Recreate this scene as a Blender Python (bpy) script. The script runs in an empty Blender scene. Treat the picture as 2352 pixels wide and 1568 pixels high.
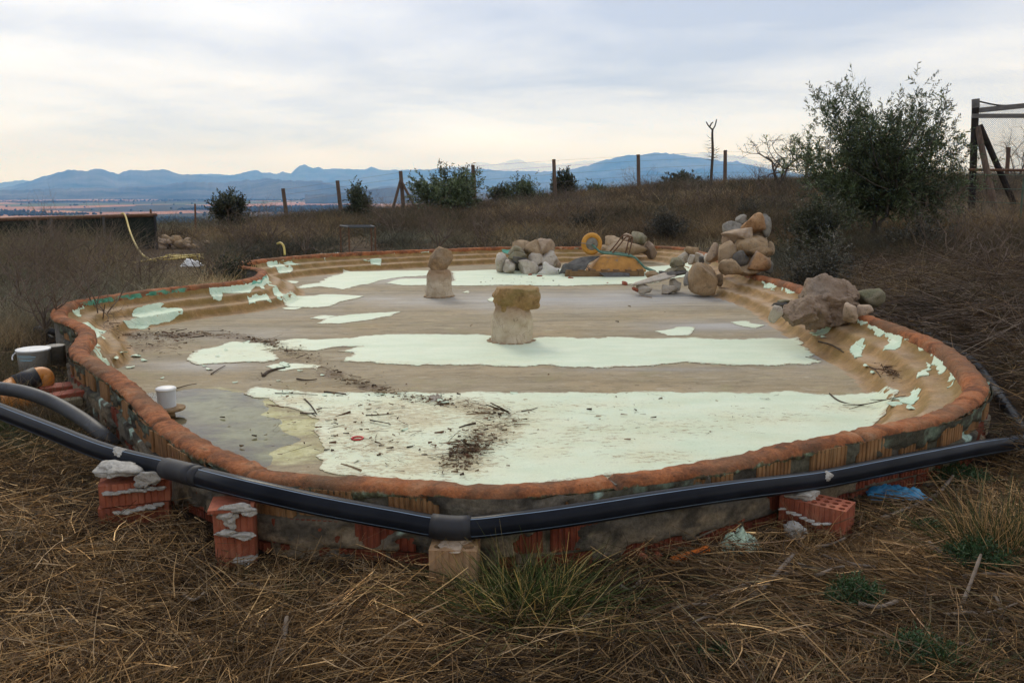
import bpy, bmesh, math, random
import numpy as np
from mathutils import Vector, Matrix, noise as mnoise
from mathutils.geometry import delaunay_2d_cdt

random.seed(7); rng = np.random.default_rng(11)
R = math.radians
scene = bpy.context.scene
col = scene.collection

# ------------------------------------------------------------------ camera
CAM_H, PITCH, FPX, CX, CY = 1.55, R(10.44), 1895.0, 1176.0, 784.0
cam_data = bpy.data.cameras.new('camera')
cam_data.sensor_width = 36.0
cam_data.lens = 36.0 * FPX / 2352.0
cam_data.clip_start = 0.05
cam_data.clip_end = 60000.0
cam = bpy.data.objects.new('camera', cam_data)
col.objects.link(cam)
cam.location = (0, 0, CAM_H)
cam.rotation_euler = (R(90) - PITCH, 0, 0)
scene.camera = cam

# ------------------------------------------------------------------ sky
SUN_EL, SUN_AZ = R(38), R(-18)          # azimuth from +y towards +x
world = bpy.data.worlds.new('World')
scene.world = world
world.use_nodes = True
wn, wl = world.node_tree.nodes, world.node_tree.links
wn.clear()
def wnode(t, **kw):
    n = wn.new(t)
    for k, v in kw.items(): setattr(n, k, v)
    return n
def wmath(op, a, b=None, clamp=False):
    n = wnode('ShaderNodeMath', operation=op, use_clamp=clamp)
    for i, v in enumerate((a, b)):
        if v is None: continue
        if isinstance(v, (int, float)): n.inputs[i].default_value = v
        else: wl.new(v, n.inputs[i])
    return n.outputs[0]
def wmix(fac, a, b):
    n = wnode('ShaderNodeMix', data_type='RGBA')
    for sock, v in ((n.inputs[0], fac), (n.inputs[6], a), (n.inputs[7], b)):
        if isinstance(v, (int, float)): sock.default_value = v
        elif isinstance(v, tuple): sock.default_value = v + (1.0,)
        else: wl.new(v, sock)
    return n.outputs[2]
def wramp(fac, stops):
    n = wnode('ShaderNodeValToRGB')
    e = n.color_ramp.elements
    while len(e) < len(stops): e.new(0.5)
    for el, (p, c) in zip(e, stops):
        el.position = p; el.color = (c, c, c, 1) if isinstance(c, (int, float)) else c + (1.0,)
    wl.new(fac, n.inputs[0])
    return n.outputs[0]
SKY_STRENGTH = 0.1
tc = wnode('ShaderNodeTexCoord')
sep = wnode('ShaderNodeSeparateXYZ'); wl.new(tc.outputs['Generated'], sep.inputs[0])
zc = wmath('MAXIMUM', sep.outputs[2], 0.0)
den = wmath('ADD', zc, 0.17)
u = wmath('DIVIDE', sep.outputs[0], den); v = wmath('DIVIDE', sep.outputs[1], den)
cmb = wnode('ShaderNodeCombineXYZ')
wl.new(wmath('MULTIPLY', u, 0.7), cmb.inputs[0]); wl.new(v, cmb.inputs[1])
def wnoise(scale, detail, rough, off):
    mp = wnode('ShaderNodeMapping'); mp.inputs['Location'].default_value = off
    wl.new(cmb.outputs[0], mp.inputs[0])
    n = wnode('ShaderNodeTexNoise'); n.inputs['Scale'].default_value = scale
    n.inputs['Detail'].default_value = detail; n.inputs['Roughness'].default_value = rough
    n.inputs['Distortion'].default_value = 0.5
    wl.new(mp.outputs[0], n.inputs['Vector'])
    return n.outputs[0]
big = wnoise(0.42, 5, 0.5, (2.3, 0.7, 0)); fine = wnoise(1.5, 7, 0.55, (4.0, 9.0, 0))
cl = wmath('ADD', wmath('MULTIPLY', big, 0.78), wmath('MULTIPLY', fine, 0.22))
# brightening of the cloud deck around the hidden sun
sdir = Vector((math.sin(SUN_AZ) * math.cos(SUN_EL), math.cos(SUN_AZ) * math.cos(SUN_EL), math.sin(SUN_EL)))
dot = wnode('ShaderNodeVectorMath', operation='DOT_PRODUCT')
nrm = wnode('ShaderNodeVectorMath', operation='NORMALIZE'); wl.new(tc.outputs['Generated'], nrm.inputs[0])
wl.new(nrm.outputs[0], dot.inputs[0]); dot.inputs[1].default_value = sdir
glow = wmath('POWER', wmath('MAXIMUM', dot.outputs['Value'], 0.0), 6.0)
clf = wmath('ADD', cl, wmath('MULTIPLY', glow, 0.10))
fac = wramp(clf, [(0.40, 0.0), (0.60, 1.0)])
k = 1.0 / SKY_STRENGTH
cloud = wmix(fac, (0.58 * k, 0.645 * k, 0.83 * k), (1.34 * k, 1.34 * k, 1.37 * k))
low = wramp(zc, [(0.0, 1.0), (0.11, 0.0)])
cloud = wmix(wmath('MULTIPLY', wmath('MULTIPLY', low, 0.85), wramp(cl, [(0.38, 0.35), (0.56, 1.0)])), cloud, (0.96 * k, 1.24 * k, 1.95 * k))
nish = wnode('ShaderNodeTexSky', sky_type='NISHITA')
nish.sun_disc = False
nish.sun_elevation = SUN_EL
nish.sun_rotation = SUN_AZ
tot = wmix(0.88, nish.outputs[0], cloud)
bg = wnode('ShaderNodeBackground'); bg.inputs['Strength'].default_value = SKY_STRENGTH
wl.new(tot, bg.inputs['Color'])
world.cycles.sampling_method = 'MANUAL'
world.cycles.sample_map_resolution = 256
wo = wnode('ShaderNodeOutputWorld'); wl.new(bg.outputs[0], wo.inputs['Surface'])

# ------------------------------------------------------------------ sun (thin overcast)
sd = bpy.data.lights.new('sun', 'SUN')
sd.energy = 1.2; sd.angle = R(15); sd.color = (1.0, 0.95, 0.86)
sun = bpy.data.objects.new('sun', sd); col.objects.link(sun)
sun.rotation_euler = (-sdir).to_track_quat('-Z', 'Y').to_euler()

scene.view_settings.view_transform = 'Standard'
scene.view_settings.look = 'None'
scene.view_settings.exposure = 0.0
scene.view_settings.gamma = 1.0
scene.cycles.use_denoising = True
scene.cycles.use_adaptive_sampling = True
scene.cycles.adaptive_threshold = 0.013
scene.cycles.max_bounces = 5
scene.cycles.diffuse_bounces = 3
scene.cycles.volume_bounces = 1
scene.cycles.use_light_tree = False
scene.cycles.transparent_max_bounces = 12

# ------------------------------------------------------------------ picture-to-place helpers
CP, SP = math.cos(PITCH), math.sin(PITCH)
def ray(px, py):
    u_, v_ = (px - CX) / FPX, (CY - py) / FPX
    return Vector((u_, CP + v_ * SP, -SP + v_ * CP))
def at_z(px, py, z):
    d = ray(px, py); t = (z - CAM_H) / d.z
    return Vector((d.x * t, d.y * t, z))
def at_y(px, py, Y):
    d = ray(px, py); t = Y / d.y
    return Vector((d.x * t, Y, CAM_H + d.z * t))
def mpp(p):
    """metres per picture pixel at a point"""
    return (p[1] * CP - (p[2] - CAM_H) * SP) / FPX
def proj(x, y, z):
    dep = y * CP - (z - CAM_H) * SP
    return CX + FPX * x / dep, CY - FPX * (y * SP + (z - CAM_H) * CP) / dep
def sstep(a, b, x):
    t = np.clip((x - a) / (b - a), 0, 1); return t * t * (3 - 2 * t)

# value noise for numpy
def _hash(ix, iy, iz, seed):
    h = (ix * 374761393 + iy * 668265263 + iz * 2147483647 + seed * 974634777) & 0xffffffff
    h = ((h ^ (h >> 13)) * 1274126177) & 0xffffffff
    return ((h ^ (h >> 16)) & 0xffff) / 65535.0
def vnoise(x, y, z=0.0, seed=0):
    x, y, z = np.broadcast_arrays(np.asarray(x, float), np.asarray(y, float), np.asarray(z, float))
    ix, iy, iz = np.floor(x).astype(np.int64), np.floor(y).astype(np.int64), np.floor(z).astype(np.int64)
    fx, fy, fz = x - ix, y - iy, z - iz
    fx, fy, fz = (f * f * (3 - 2 * f) for f in (fx, fy, fz))
    r = 0
    for dx in (0, 1):
        for dy in (0, 1):
            for dz in (0, 1):
                w = (fx if dx else 1 - fx) * (fy if dy else 1 - fy) * (fz if dz else 1 - fz)
                r = r + w * _hash(ix + dx, iy + dy, iz + dz, seed)
    return r
def fbm(x, y, z=0.0, oct=4, seed=0, gain=0.5):
    a, s, t = 1.0, 0.0, 0.0
    for o in range(oct):
        s = s + a * vnoise(np.asarray(x) * 2 ** o, np.asarray(y) * 2 ** o, np.asarray(z) * 2 ** o, seed + o); t += a; a *= gain
    return s / t

# ------------------------------------------------------------------ object helpers
def tag(o, label=None, cat=None, group=None, kind=None):
    if label: o['label'] = label
    if cat: o['category'] = cat
    if group: o['group'] = group
    if kind: o['kind'] = kind
    return o
def empty(name, loc, label=None, cat=None, group=None):
    o = bpy.data.objects.new(name, None); col.objects.link(o)
    o.location = loc; o.empty_display_size = 0.1
    return tag(o, label, cat, group)
def origin_of(o):
    p = Vector((0, 0, 0))
    while o is not None: p += o.location; o = o.parent
    return p
def link(name, me, mat=None, parent=None, loc=(0, 0, 0)):
    o = bpy.data.objects.new(name, me); col.objects.link(o)
    if mat: me.materials.append(mat)
    o.location = loc
    if parent: o.parent = parent
    return o
def mk(name, V, F, mat=None, parent=None, smooth=False, base=None, cols=None):
    """world-space verts V and faces F -> object; base = its origin in the world (a parent's origin is subtracted)"""
    V = np.asarray(V, dtype=np.float64).reshape(-1, 3)
    po = origin_of(parent) if parent else Vector((0, 0, 0))
    b = Vector(base) if base is not None else (po if parent else Vector((0, 0, 0)))
    V = V - np.array(b)
    me = bpy.data.meshes.new(name)
    F_arr = F if isinstance(F, np.ndarray) else None
    if F_arr is not None:
        n, kk = len(F_arr), F_arr.shape[1]
        me.vertices.add(len(V)); me.vertices.foreach_set('co', V.astype(np.float32).ravel())
        me.loops.add(n * kk); me.loops.foreach_set('vertex_index', F_arr.astype(np.int32).ravel())
        me.polygons.add(n); me.polygons.foreach_set('loop_start', np.arange(n, dtype=np.int32) * kk)
        me.update(calc_edges=True)
    else:
        me.from_pydata([tuple(p) for p in V], [], F); me.update()
    if smooth: me.polygons.foreach_set('use_smooth', np.ones(len(me.polygons), dtype=bool))
    if cols is not None:
        a = me.color_attributes.new('Col', 'FLOAT_COLOR', 'POINT')
        c = np.ones((len(V), 4), dtype=np.float32); c[:, :cols.shape[1]] = cols
        a.data.foreach_set('color', c.ravel())
    return link(name, me, mat, parent, b - po)

class MB:
    """collects simple solids in world space"""
    def __init__(s): s.V = []; s.F = []
    def add(s, V, F):
        o = len(s.V); s.V += [tuple(p) for p in V]; s.F += [tuple(i + o for i in f) for f in F]; return s
    def box(s, c, size, rz=0.0, M=None, taper=1.0):
        hx, hy, hz = (q / 2 for q in size)
        m = M if M is not None else Matrix.Rotation(rz, 3, 'Z')
        V = []
        for z in (-1, 1):
            k_ = taper if z > 0 else 1.0
            for x, y in ((-1, -1), (1, -1), (1, 1), (-1, 1)):
                V.append(Vector(c) + m @ Vector((x * hx * k_, y * hy * k_, z * hz)))
        return s.add(V, [(3, 2, 1, 0), (4, 5, 6, 7), (0, 1, 5, 4), (1, 2, 6, 5), (2, 3, 7, 6), (3, 0, 4, 7)])
    def tube(s, pts, rad, n=8, caps=True, hollow=False):
        pts = [Vector(p) for p in pts]; m = len(pts)
        rad = [rad] * m if isinstance(rad, (int, float)) else list(rad)
        V, F = [], []
        up = None
        for i, p in enumerate(pts):
            d = (pts[min(i + 1, m - 1)] - pts[max(i - 1, 0)]).normalized()
            if up is None:
                up = d.orthogonal().normalized()
            up = (up - d * up.dot(d)).normalized(); sd_ = d.cross(up)
            for j in range(n):
                a = 2 * math.pi * j / n
                V.append(p + (up * math.cos(a) + sd_ * math.sin(a)) * rad[i])
        for i in range(m - 1):
            for j in range(n):
                j2 = (j + 1) % n
                F.append((i * n + j, i * n + j2, (i + 1) * n + j2, (i + 1) * n + j))
        if caps:
            F.append(tuple(range(n - 1, -1, -1))); F.append(tuple((m - 1) * n + j for j in range(n)))
        return s.add(V, F)
    def lathe(s, c, prof, n=24, axis=None):
        """prof: (radius, height) pairs from c upwards"""
        m = axis if axis is not None else Matrix.Identity(3)
        V, F = [], []
        for r_, h_ in prof:
            for j in range(n):
                a = 2 * math.pi * j / n
                V.append(Vector(c) + m @ Vector((math.cos(a) * r_, math.sin(a) * r_, h_)))
        q = len(prof)
        for i in range(q - 1):
            for j in range(n):
                j2 = (j + 1) % n
                F.append((i * n + j, i * n + j2, (i + 1) * n + j2, (i + 1) * n + j))
        F.append(tuple(range(n - 1, -1, -1))); F.append(tuple((q - 1) * n + j for j in range(n)))
        return s.add(V, F)
    def build(s, name, mat, parent=None, smooth=False, base=None):
        return mk(name, s.V, s.F, mat, parent, smooth, base)
def spline(pts, per=8):
    pts = [Vector(p) for p in pts]; out = []
    for i in range(len(pts) - 1):
        p0, p1, p2, p3 = pts[max(i - 1, 0)], pts[i], pts[i + 1], pts[min(i + 2, len(pts) - 1)]
        for j in range(per):
            t = j / per
            out.append(0.5 * ((2 * p1) + (p2 - p0) * t + (2 * p0 - 5 * p1 + 4 * p2 - p3) * t * t + (3 * p1 - p0 - 3 * p2 + p3) * t ** 3))
    out.append(pts[-1]); return out

# ------------------------------------------------------------------ materials
class NT:
    def __init__(s, name):
        s.m = bpy.data.materials.new(name); s.m.use_nodes = True
        s.n, s.l = s.m.node_tree.nodes, s.m.node_tree.links
        s.n.clear()
        s.out = s.n.new('ShaderNodeOutputMaterial')
        s.tc = s.n.new('ShaderNodeTexCoord')
    def set(s, sock, v):
        if v is None: return
        if isinstance(v, (int, float)): sock.default_value = v
        elif isinstance(v, (tuple, list)): sock.default_value = tuple(v) + ((1.0,) if len(v) == 3 and sock.type == 'RGBA' else ())
        else: s.l.new(v, sock)
    def math(s, op, a, b=None, clamp=False):
        n = s.n.new('ShaderNodeMath'); n.operation = op; n.use_clamp = clamp
        s.set(n.inputs[0], a); s.set(n.inputs[1], b); return n.outputs[0]
    def vec(s, scale=(1, 1, 1), space='Object', rand=False):
        mp = s.n.new('ShaderNodeMapping'); mp.inputs['Scale'].default_value = scale
        if space == 'World':
            g = s.n.new('ShaderNodeNewGeometry'); src = g.outputs['Position']
        else: src = s.tc.outputs[space]
        s.l.new(src, mp.inputs[0])
        if rand:
            oi = s.n.new('ShaderNodeObjectInfo')
            s.l.new(s.math('MULTIPLY', oi.outputs['Random'], 37.0), mp.inputs['Location'])
        return mp.outputs[0]
    def noise(s, vec, scale=5.0, detail=6, rough=0.55, dist=0.0):
        n = s.n.new('ShaderNodeTexNoise'); s.l.new(vec, n.inputs['Vector'])
        n.inputs['Scale'].default_value = scale; n.inputs['Detail'].default_value = detail
        n.inputs['Roughness'].default_value = rough; n.inputs['Distortion'].default_value = dist
        return n.outputs[0]
    def voronoi(s, vec, scale=5.0, feature='F1', out='Distance', rnd=1.0):
        n = s.n.new('ShaderNodeTexVoronoi'); n.feature = feature; s.l.new(vec, n.inputs['Vector'])
        n.inputs['Scale'].default_value = scale; n.inputs['Randomness'].default_value = rnd
        return n.outputs[out]
    def wave(s, vec, scale, axis='X', dist=0.0):
        n = s.n.new('ShaderNodeTexWave'); n.bands_direction = axis; s.l.new(vec, n.inputs['Vector'])
        n.inputs['Scale'].default_value = scale; n.inputs['Distortion'].default_value = dist
        n.inputs['Detail'].default_value = 3; return n.outputs[1]
    def ramp(s, fac, stops, interp='LINEAR'):
        n = s.n.new('ShaderNodeValToRGB'); e = n.color_ramp.elements; n.color_ramp.interpolation = interp
        while len(e) < len(stops): e.new(0.5)
        for el, (p, c) in zip(e, stops):
            el.position = p; el.color = (c, c, c, 1) if isinstance(c, (int, float)) else tuple(c) + (1.0,)
        s.set(n.inputs[0], fac); return n.outputs[0]
    def mix(s, fac, a, b, mode='MIX'):
        n = s.n.new('ShaderNodeMix'); n.data_type = 'RGBA'; n.blend_type = mode
        s.set(n.inputs[0], fac); s.set(n.inputs[6], a); s.set(n.inputs[7], b); return n.outputs[2]
    def attr(s, name='Col'):
        n = s.n.new('ShaderNodeAttribute'); n.attribute_name = name; return n.outputs['Color']
    def split(s, c):
        n = s.n.new('ShaderNodeSeparateColor'); s.l.new(c, n.inputs[0]); return n.outputs
    def bump(s, h, strength=0.4, dist=0.01, normal=None):
        n = s.n.new('ShaderNodeBump'); n.inputs['Strength'].default_value = strength
        n.inputs['Distance'].default_value = dist; s.set(n.inputs['Height'], h)
        if normal is not None: s.l.new(normal, n.inputs['Normal'])
        return n.outputs[0]
    def bsdf(s, color, rough=0.8, normal=None, spec=0.3, metal=0.0, sheen=None):
        n = s.n.new('ShaderNodeBsdfPrincipled')
        s.set(n.inputs['Base Color'], color); s.set(n.inputs['Roughness'], rough)
        n.inputs['Specular IOR Level'].default_value = spec; n.inputs['Metallic'].default_value = metal
        if normal is not None: s.l.new(normal, n.inputs['Normal'])
        s.l.new(n.outputs[0], s.out.inputs['Surface']); return n
def simple(name, stops, scale=6.0, rough=0.85, bump=0.4, bscale=40.0, bdist=0.01, spec=0.25, stretch=(1, 1, 1), rand=True, metal=0.0, dist=0.4):
    t = NT(name); v = t.vec(stretch, 'Object', rand)
    c = t.ramp(t.noise(v, scale, 7, 0.6, dist), stops)
    nb = t.bump(t.noise(v, bscale, 6, 0.65), bump, bdist)
    t.bsdf(c, rough, nb, spec, metal); return t.m
def attr_mat(name, rough=0.8, var=0.35, scale=30.0, spec=0.2, trans=0.0):
    t = NT(name); v = t.vec((1, 1, 1), 'Object')
    c = t.mix(1.0, t.attr(), t.ramp(t.noise(v, scale, 3), [(0.3, 1 - var), (0.7, 1 + var)]), 'MULTIPLY')
    b = t.bsdf(c, rough, None, spec)
    if trans:
        tr = t.n.new('ShaderNodeBsdfTranslucent'); t.l.new(c, tr.inputs['Color'])
        mx = t.n.new('ShaderNodeMixShader'); mx.inputs[0].default_value = trans
        t.l.new(b.outputs[0], mx.inputs[1]); t.l.new(tr.outputs[0], mx.inputs[2])
        t.l.new(mx.outputs[0], t.out.inputs['Surface'])
    return t.m
# ------------------------------------------------------------------ pool outline (rim centre line at its top)
RIM_Z = 0.374
RIM_PX = [(1054,1111),(1134,1114),(1198,1112),(1306,1105),(1413,1093),(1520,1079),(1628,1063),(1708,1047),(1782,1027),(1898,1003),
 (2015,979),(2103,962),(2160,948),(2206,925),(2240,900),(2247,876),(2232,852),(2209,826),(2180,802),(2142,779),(2098,761),(2051,743),(2001,726),
 (1936,699),(1880,676),(1834,656),(1781,641),(1731,629),(1690,612),(1650,592),(1610,577),(1570,568),(1500,564),(1400,565),(1300,566),
 (1148,567),(1040,570),(929,574),(840,577.5),(764,581),(682,586.5),(620,592),(570,599),(545,604),(548,609),(570,612),(590,615),(601,621),(594,630),(575,638),
 (517,647),(412,656),(302,669),(220,680),(165,691),(139,703),(131,714),(138,727),(164,738),(188,748),(196,763),(187,780),(177,794),(184,811),
 (207,827),(231,842),(261,861),(289,881),(315,904),(336,924),(354,944),(372,962),(397,980),(425,998),(461,1018),(500,1034),(547,1054),
 (590,1074),(620,1084),(680,1089),(760,1094),(850,1099),(950,1105)]
_w = [at_z(px, py, RIM_Z) for px, py in RIM_PX]
_c = spline(_w + [_w[0]], 12)
_c = np.array([(p.x, p.y) for p in _c])
def resample(P, step):
    seg = np.linalg.norm(np.diff(P, axis=0), axis=1); s = np.concatenate([[0], np.cumsum(seg)])
    n = int(s[-1] / step); q = np.arange(n) * (s[-1] / n)
    return np.stack([np.interp(q, s, P[:, 0]), np.interp(q, s, P[:, 1])], 1), s[-1]
OUT, PERIM = resample(_c, 0.025)                 # closed outline, every 2.5 cm
for _ in range(6):
    OUT = 0.25 * np.roll(OUT, 1, 0) + 0.5 * OUT + 0.25 * np.roll(OUT, -1, 0)
NO = len(OUT)
_tan = np.roll(OUT, -1, 0) - np.roll(OUT, 1, 0); _tan /= np.linalg.norm(_tan, axis=1)[:, None]
AREA = 0.5 * np.sum(OUT[:, 0] * np.roll(OUT[:, 1], -1) - np.roll(OUT[:, 0], -1) * OUT[:, 1])
NORM = np.stack([_tan[:, 1], -_tan[:, 0]], 1) * (1 if AREA > 0 else -1)   # outward
def in_poly(x, y, P):
    x = np.asarray(x, float); y = np.asarray(y, float); r_ = np.zeros(x.shape, bool)
    x1, y1 = P[:, 0], P[:, 1]; x2, y2 = np.roll(x1, -1), np.roll(y1, -1)
    for a, b, c_, d in zip(x1, y1, x2, y2):
        if b == d: continue
        m = ((b > y) != (d > y)) & (x < (c_ - a) * (y - b) / (d - b) + a)
        r_ ^= m
    return r_
OUT_C = OUT[::6]
def in_pool(x, y, grow=0.0):
    P = OUT_C + NORM[::6] * grow
    return in_poly(x, y, P)
def rim_dist(x, y):
    x = np.asarray(x, float).ravel(); y = np.asarray(y, float).ravel(); out = np.empty(len(x))
    Q = OUT[::2]
    for i in range(0, len(x), 4000):
        d = (x[i:i+4000, None] - Q[None, :, 0]) ** 2 + (y[i:i+4000, None] - Q[None, :, 1]) ** 2
        out[i:i+4000] = np.sqrt(d.min(1))
    return out
# how wide the stepped inner wall is along the outline: steep along the front, broad at the back and right
_wk = np.ones(NO)
_sp = proj(OUT[:, 0], OUT[:, 1], np.full(NO, RIM_Z))
_wk = 1.0 - 0.78 * np.maximum(sstep(800, 850, _sp[1]) * (1 - sstep(1950, 2130, _sp[0])), sstep(728, 770, _sp[1]) * (_sp[0] < 900))
for _ in range(40): _wk = 0.25 * np.roll(_wk, 1) + 0.5 * _wk + 0.25 * np.roll(_wk, -1)
def rim_dist_scaled(x, y):
    x = np.asarray(x, float).ravel(); y = np.asarray(y, float).ravel(); out = np.empty(len(x))
    Q, W = OUT[::2], _wk[::2]
    for i in range(0, len(x), 4000):
        d = (x[i:i+4000, None] - Q[None, :, 0]) ** 2 + (y[i:i+4000, None] - Q[None, :, 1]) ** 2
        j = d.argmin(1); out[i:i+4000] = np.sqrt(d[np.arange(len(j)), j]) / W[j]
    return out
def floor_z(x, y):
    return 0.02 + 0.0045 * (y - 5) + 0.006 * x - 0.030 * np.exp(-((x + 2.35) / 1.05) ** 2 - ((y - 5.0) / 1.35) ** 2)
PROF_D = np.array([0.0, 0.07, 0.12, 0.17, 0.26, 0.31, 0.36, 0.46, 0.51, 0.56, 0.64, 9.0])
PROF_H = np.array([0.97, 0.93, 0.70, 0.645, 0.625, 0.42, 0.355, 0.335, 0.10, 0.02, 0.0, 0.0])
def basin_z(x, y):
    """surface inside the pool: stepped wall running down to a floor that tilts to the drain"""
    x = np.asarray(x, float); sh = x.shape; x = x.ravel(); y = np.asarray(y, float).ravel()
    d = rim_dist_scaled(x, y) + 0.03 * (fbm(x * 2.2, y * 2.2, 0, 3, 5) - 0.5)
    f = floor_z(x, y)
    return (f + (0.352 - f) * np.interp(d, PROF_D, PROF_H) + 0.006 * (fbm(x * 6, y * 6, 0, 2, 9) - 0.5) * (d < 0.6) + 0.014 * (fbm(x * 1.7, y * 2.6, 0, 4, 19) - 0.5) * (d > 0.5)).reshape(sh)
def on_basin(px, py):
    zs = np.linspace(0.37, -0.02, 118); d = ray(px, py); t = (zs - CAM_H) / d.z
    below = zs <= basin_z(d.x * t, d.y * t)
    k_ = int(np.argmax(below)) if below.any() else 117
    return Vector((d.x * t[k_], d.y * t[k_], zs[k_]))
def on_floor(px, py):
    p = at_z(px, py, 0.05)
    for _ in range(5): p = at_z(px, py, floor_z(p.x, p.y))
    return p

# ------------------------------------------------------------------ terrain
def softplus(v, k=2.0): return np.log1p(np.exp(np.clip(k * v, -40, 40))) / k
def terrain(x, y, pool=True):
    x = np.asarray(x, float); y = np.asarray(y, float)
    near = np.minimum(0.10 * softplus(x - 3.9) + 0.02 * softplus(-x - 6), 1.3)
    far = 0.75 + 0.85 * np.tanh(x / 9.0) + 0.02 * np.maximum(x, 0)
    r_ = np.hypot(x, y)
    t = sstep(14, 42, np.maximum(y, 0.75 * np.abs(x)))
    z = near * (1 - t) + far * t + 0.03
    amp = sstep(1.2, 60, r_)
    z = z + (fbm(x * 0.35, y * 0.35, 0, 4, 3) - 0.5) * (0.05 + 0.35 * sstep(17, 40, r_))
    z = z + (fbm(x * 2.3, y * 2.3, 0, 3, 31) - 0.5) * 0.07
    yc = 33 + 20 * sstep(-15, -4, x)
    fall = np.maximum(0, r_ - yc - 4)
    z = z - 0.11 * fall * fall / (fall + 40)
    plain = -72 + 3.0 * (fbm(x / 900, y / 900, 0, 3, 8) - 0.5) * 2
    w = sstep(450, 800, r_)
    z = np.maximum(z, -76) * (1 - w) + plain * w
    if not pool: return z
    hit = np.hypot(x, y - 10) < 10; out = z.copy()
    if hit.any():
        sub = out[hit]; sub[in_pool(x[hit], y[hit], -0.12)] = -0.10; out[hit] = sub
    return out
def on_ground(px, py, dz=0.0):
    d = ray(px, py); t = np.geomspace(1.5, 300, 1500); z = CAM_H + d.z * t
    b = z <= terrain(d.x * t, d.y * t, False) + dz
    k_ = int(np.argmax(b)) if b.any() else 1499
    return Vector((d.x * t[k_], d.y * t[k_], z[k_]))
def gz(x, y): return float(terrain(np.array([x]), np.array([y]))[0])

def far_ground_material():
    t = NT('ground_soil'); w = t.vec((1, 1, 1), 'World')
    near = t.attr()
    n1 = t.ramp(t.noise(w, 3.0, 8, 0.65), [(0.3, 0.55), (0.7, 1.35)])
    n2 = t.ramp(t.noise(w, 55.0, 4, 0.6), [(0.3, 0.6), (0.7, 1.35)])
    c_near = t.mix(1.0, t.mix(1.0, near, n1, 'MULTIPLY'), n2, 'MULTIPLY')
    wf = t.vec((1 / 620.0, 1 / 800.0, 0.0), 'World')
    wd = t.n.new('ShaderNodeVectorMath'); wd.operation = 'ADD'
    nz = t.n.new('ShaderNodeTexNoise'); nz.inputs['Scale'].default_value = 1.3; t.l.new(wf, nz.inputs['Vector'])
    sc = t.n.new('ShaderNodeVectorMath'); sc.operation = 'SCALE'; sc.inputs['Scale'].default_value = 0.7
    t.l.new(nz.outputs['Color'], sc.inputs[0]); t.l.new(wf, wd.inputs[0]); t.l.new(sc.outputs[0], wd.inputs[1])
    cell = t.split(t.voronoi(wd.outputs[0], 1.0, 'F1', 'Color'))[0]
    field = t.ramp(cell, [(0.0, (0.05, 0.05, 0.025)), (0.14, (0.20, 0.125, 0.065)), (0.34, (0.42, 0.20, 0.10)), (0.56, (0.25, 0.15, 0.08)), (0.70, (0.48, 0.25, 0.13)), (0.88, (0.11, 0.13, 0.05))], 'CONSTANT')
    field = t.mix(1.0, field, t.ramp(t.noise(wf, 14.0, 6, 0.7), [(0.35, 0.6), (0.7, 1.3)]), 'MULTIPLY')
    ln = t.n.new('ShaderNodeVectorMath'); ln.operation = 'LENGTH'; t.l.new(w, ln.inputs[0])
    c = t.mix(t.ramp(t.math('DIVIDE', ln.outputs['Value'], 1000.0), [(0.12, 0.0), (0.25, 1.0)]), c_near, field)
    t.bsdf(c, 0.95, t.bump(t.noise(w, 28.0, 6, 0.7), 0.7, 0.03), 0.1)
    return t.m
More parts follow.
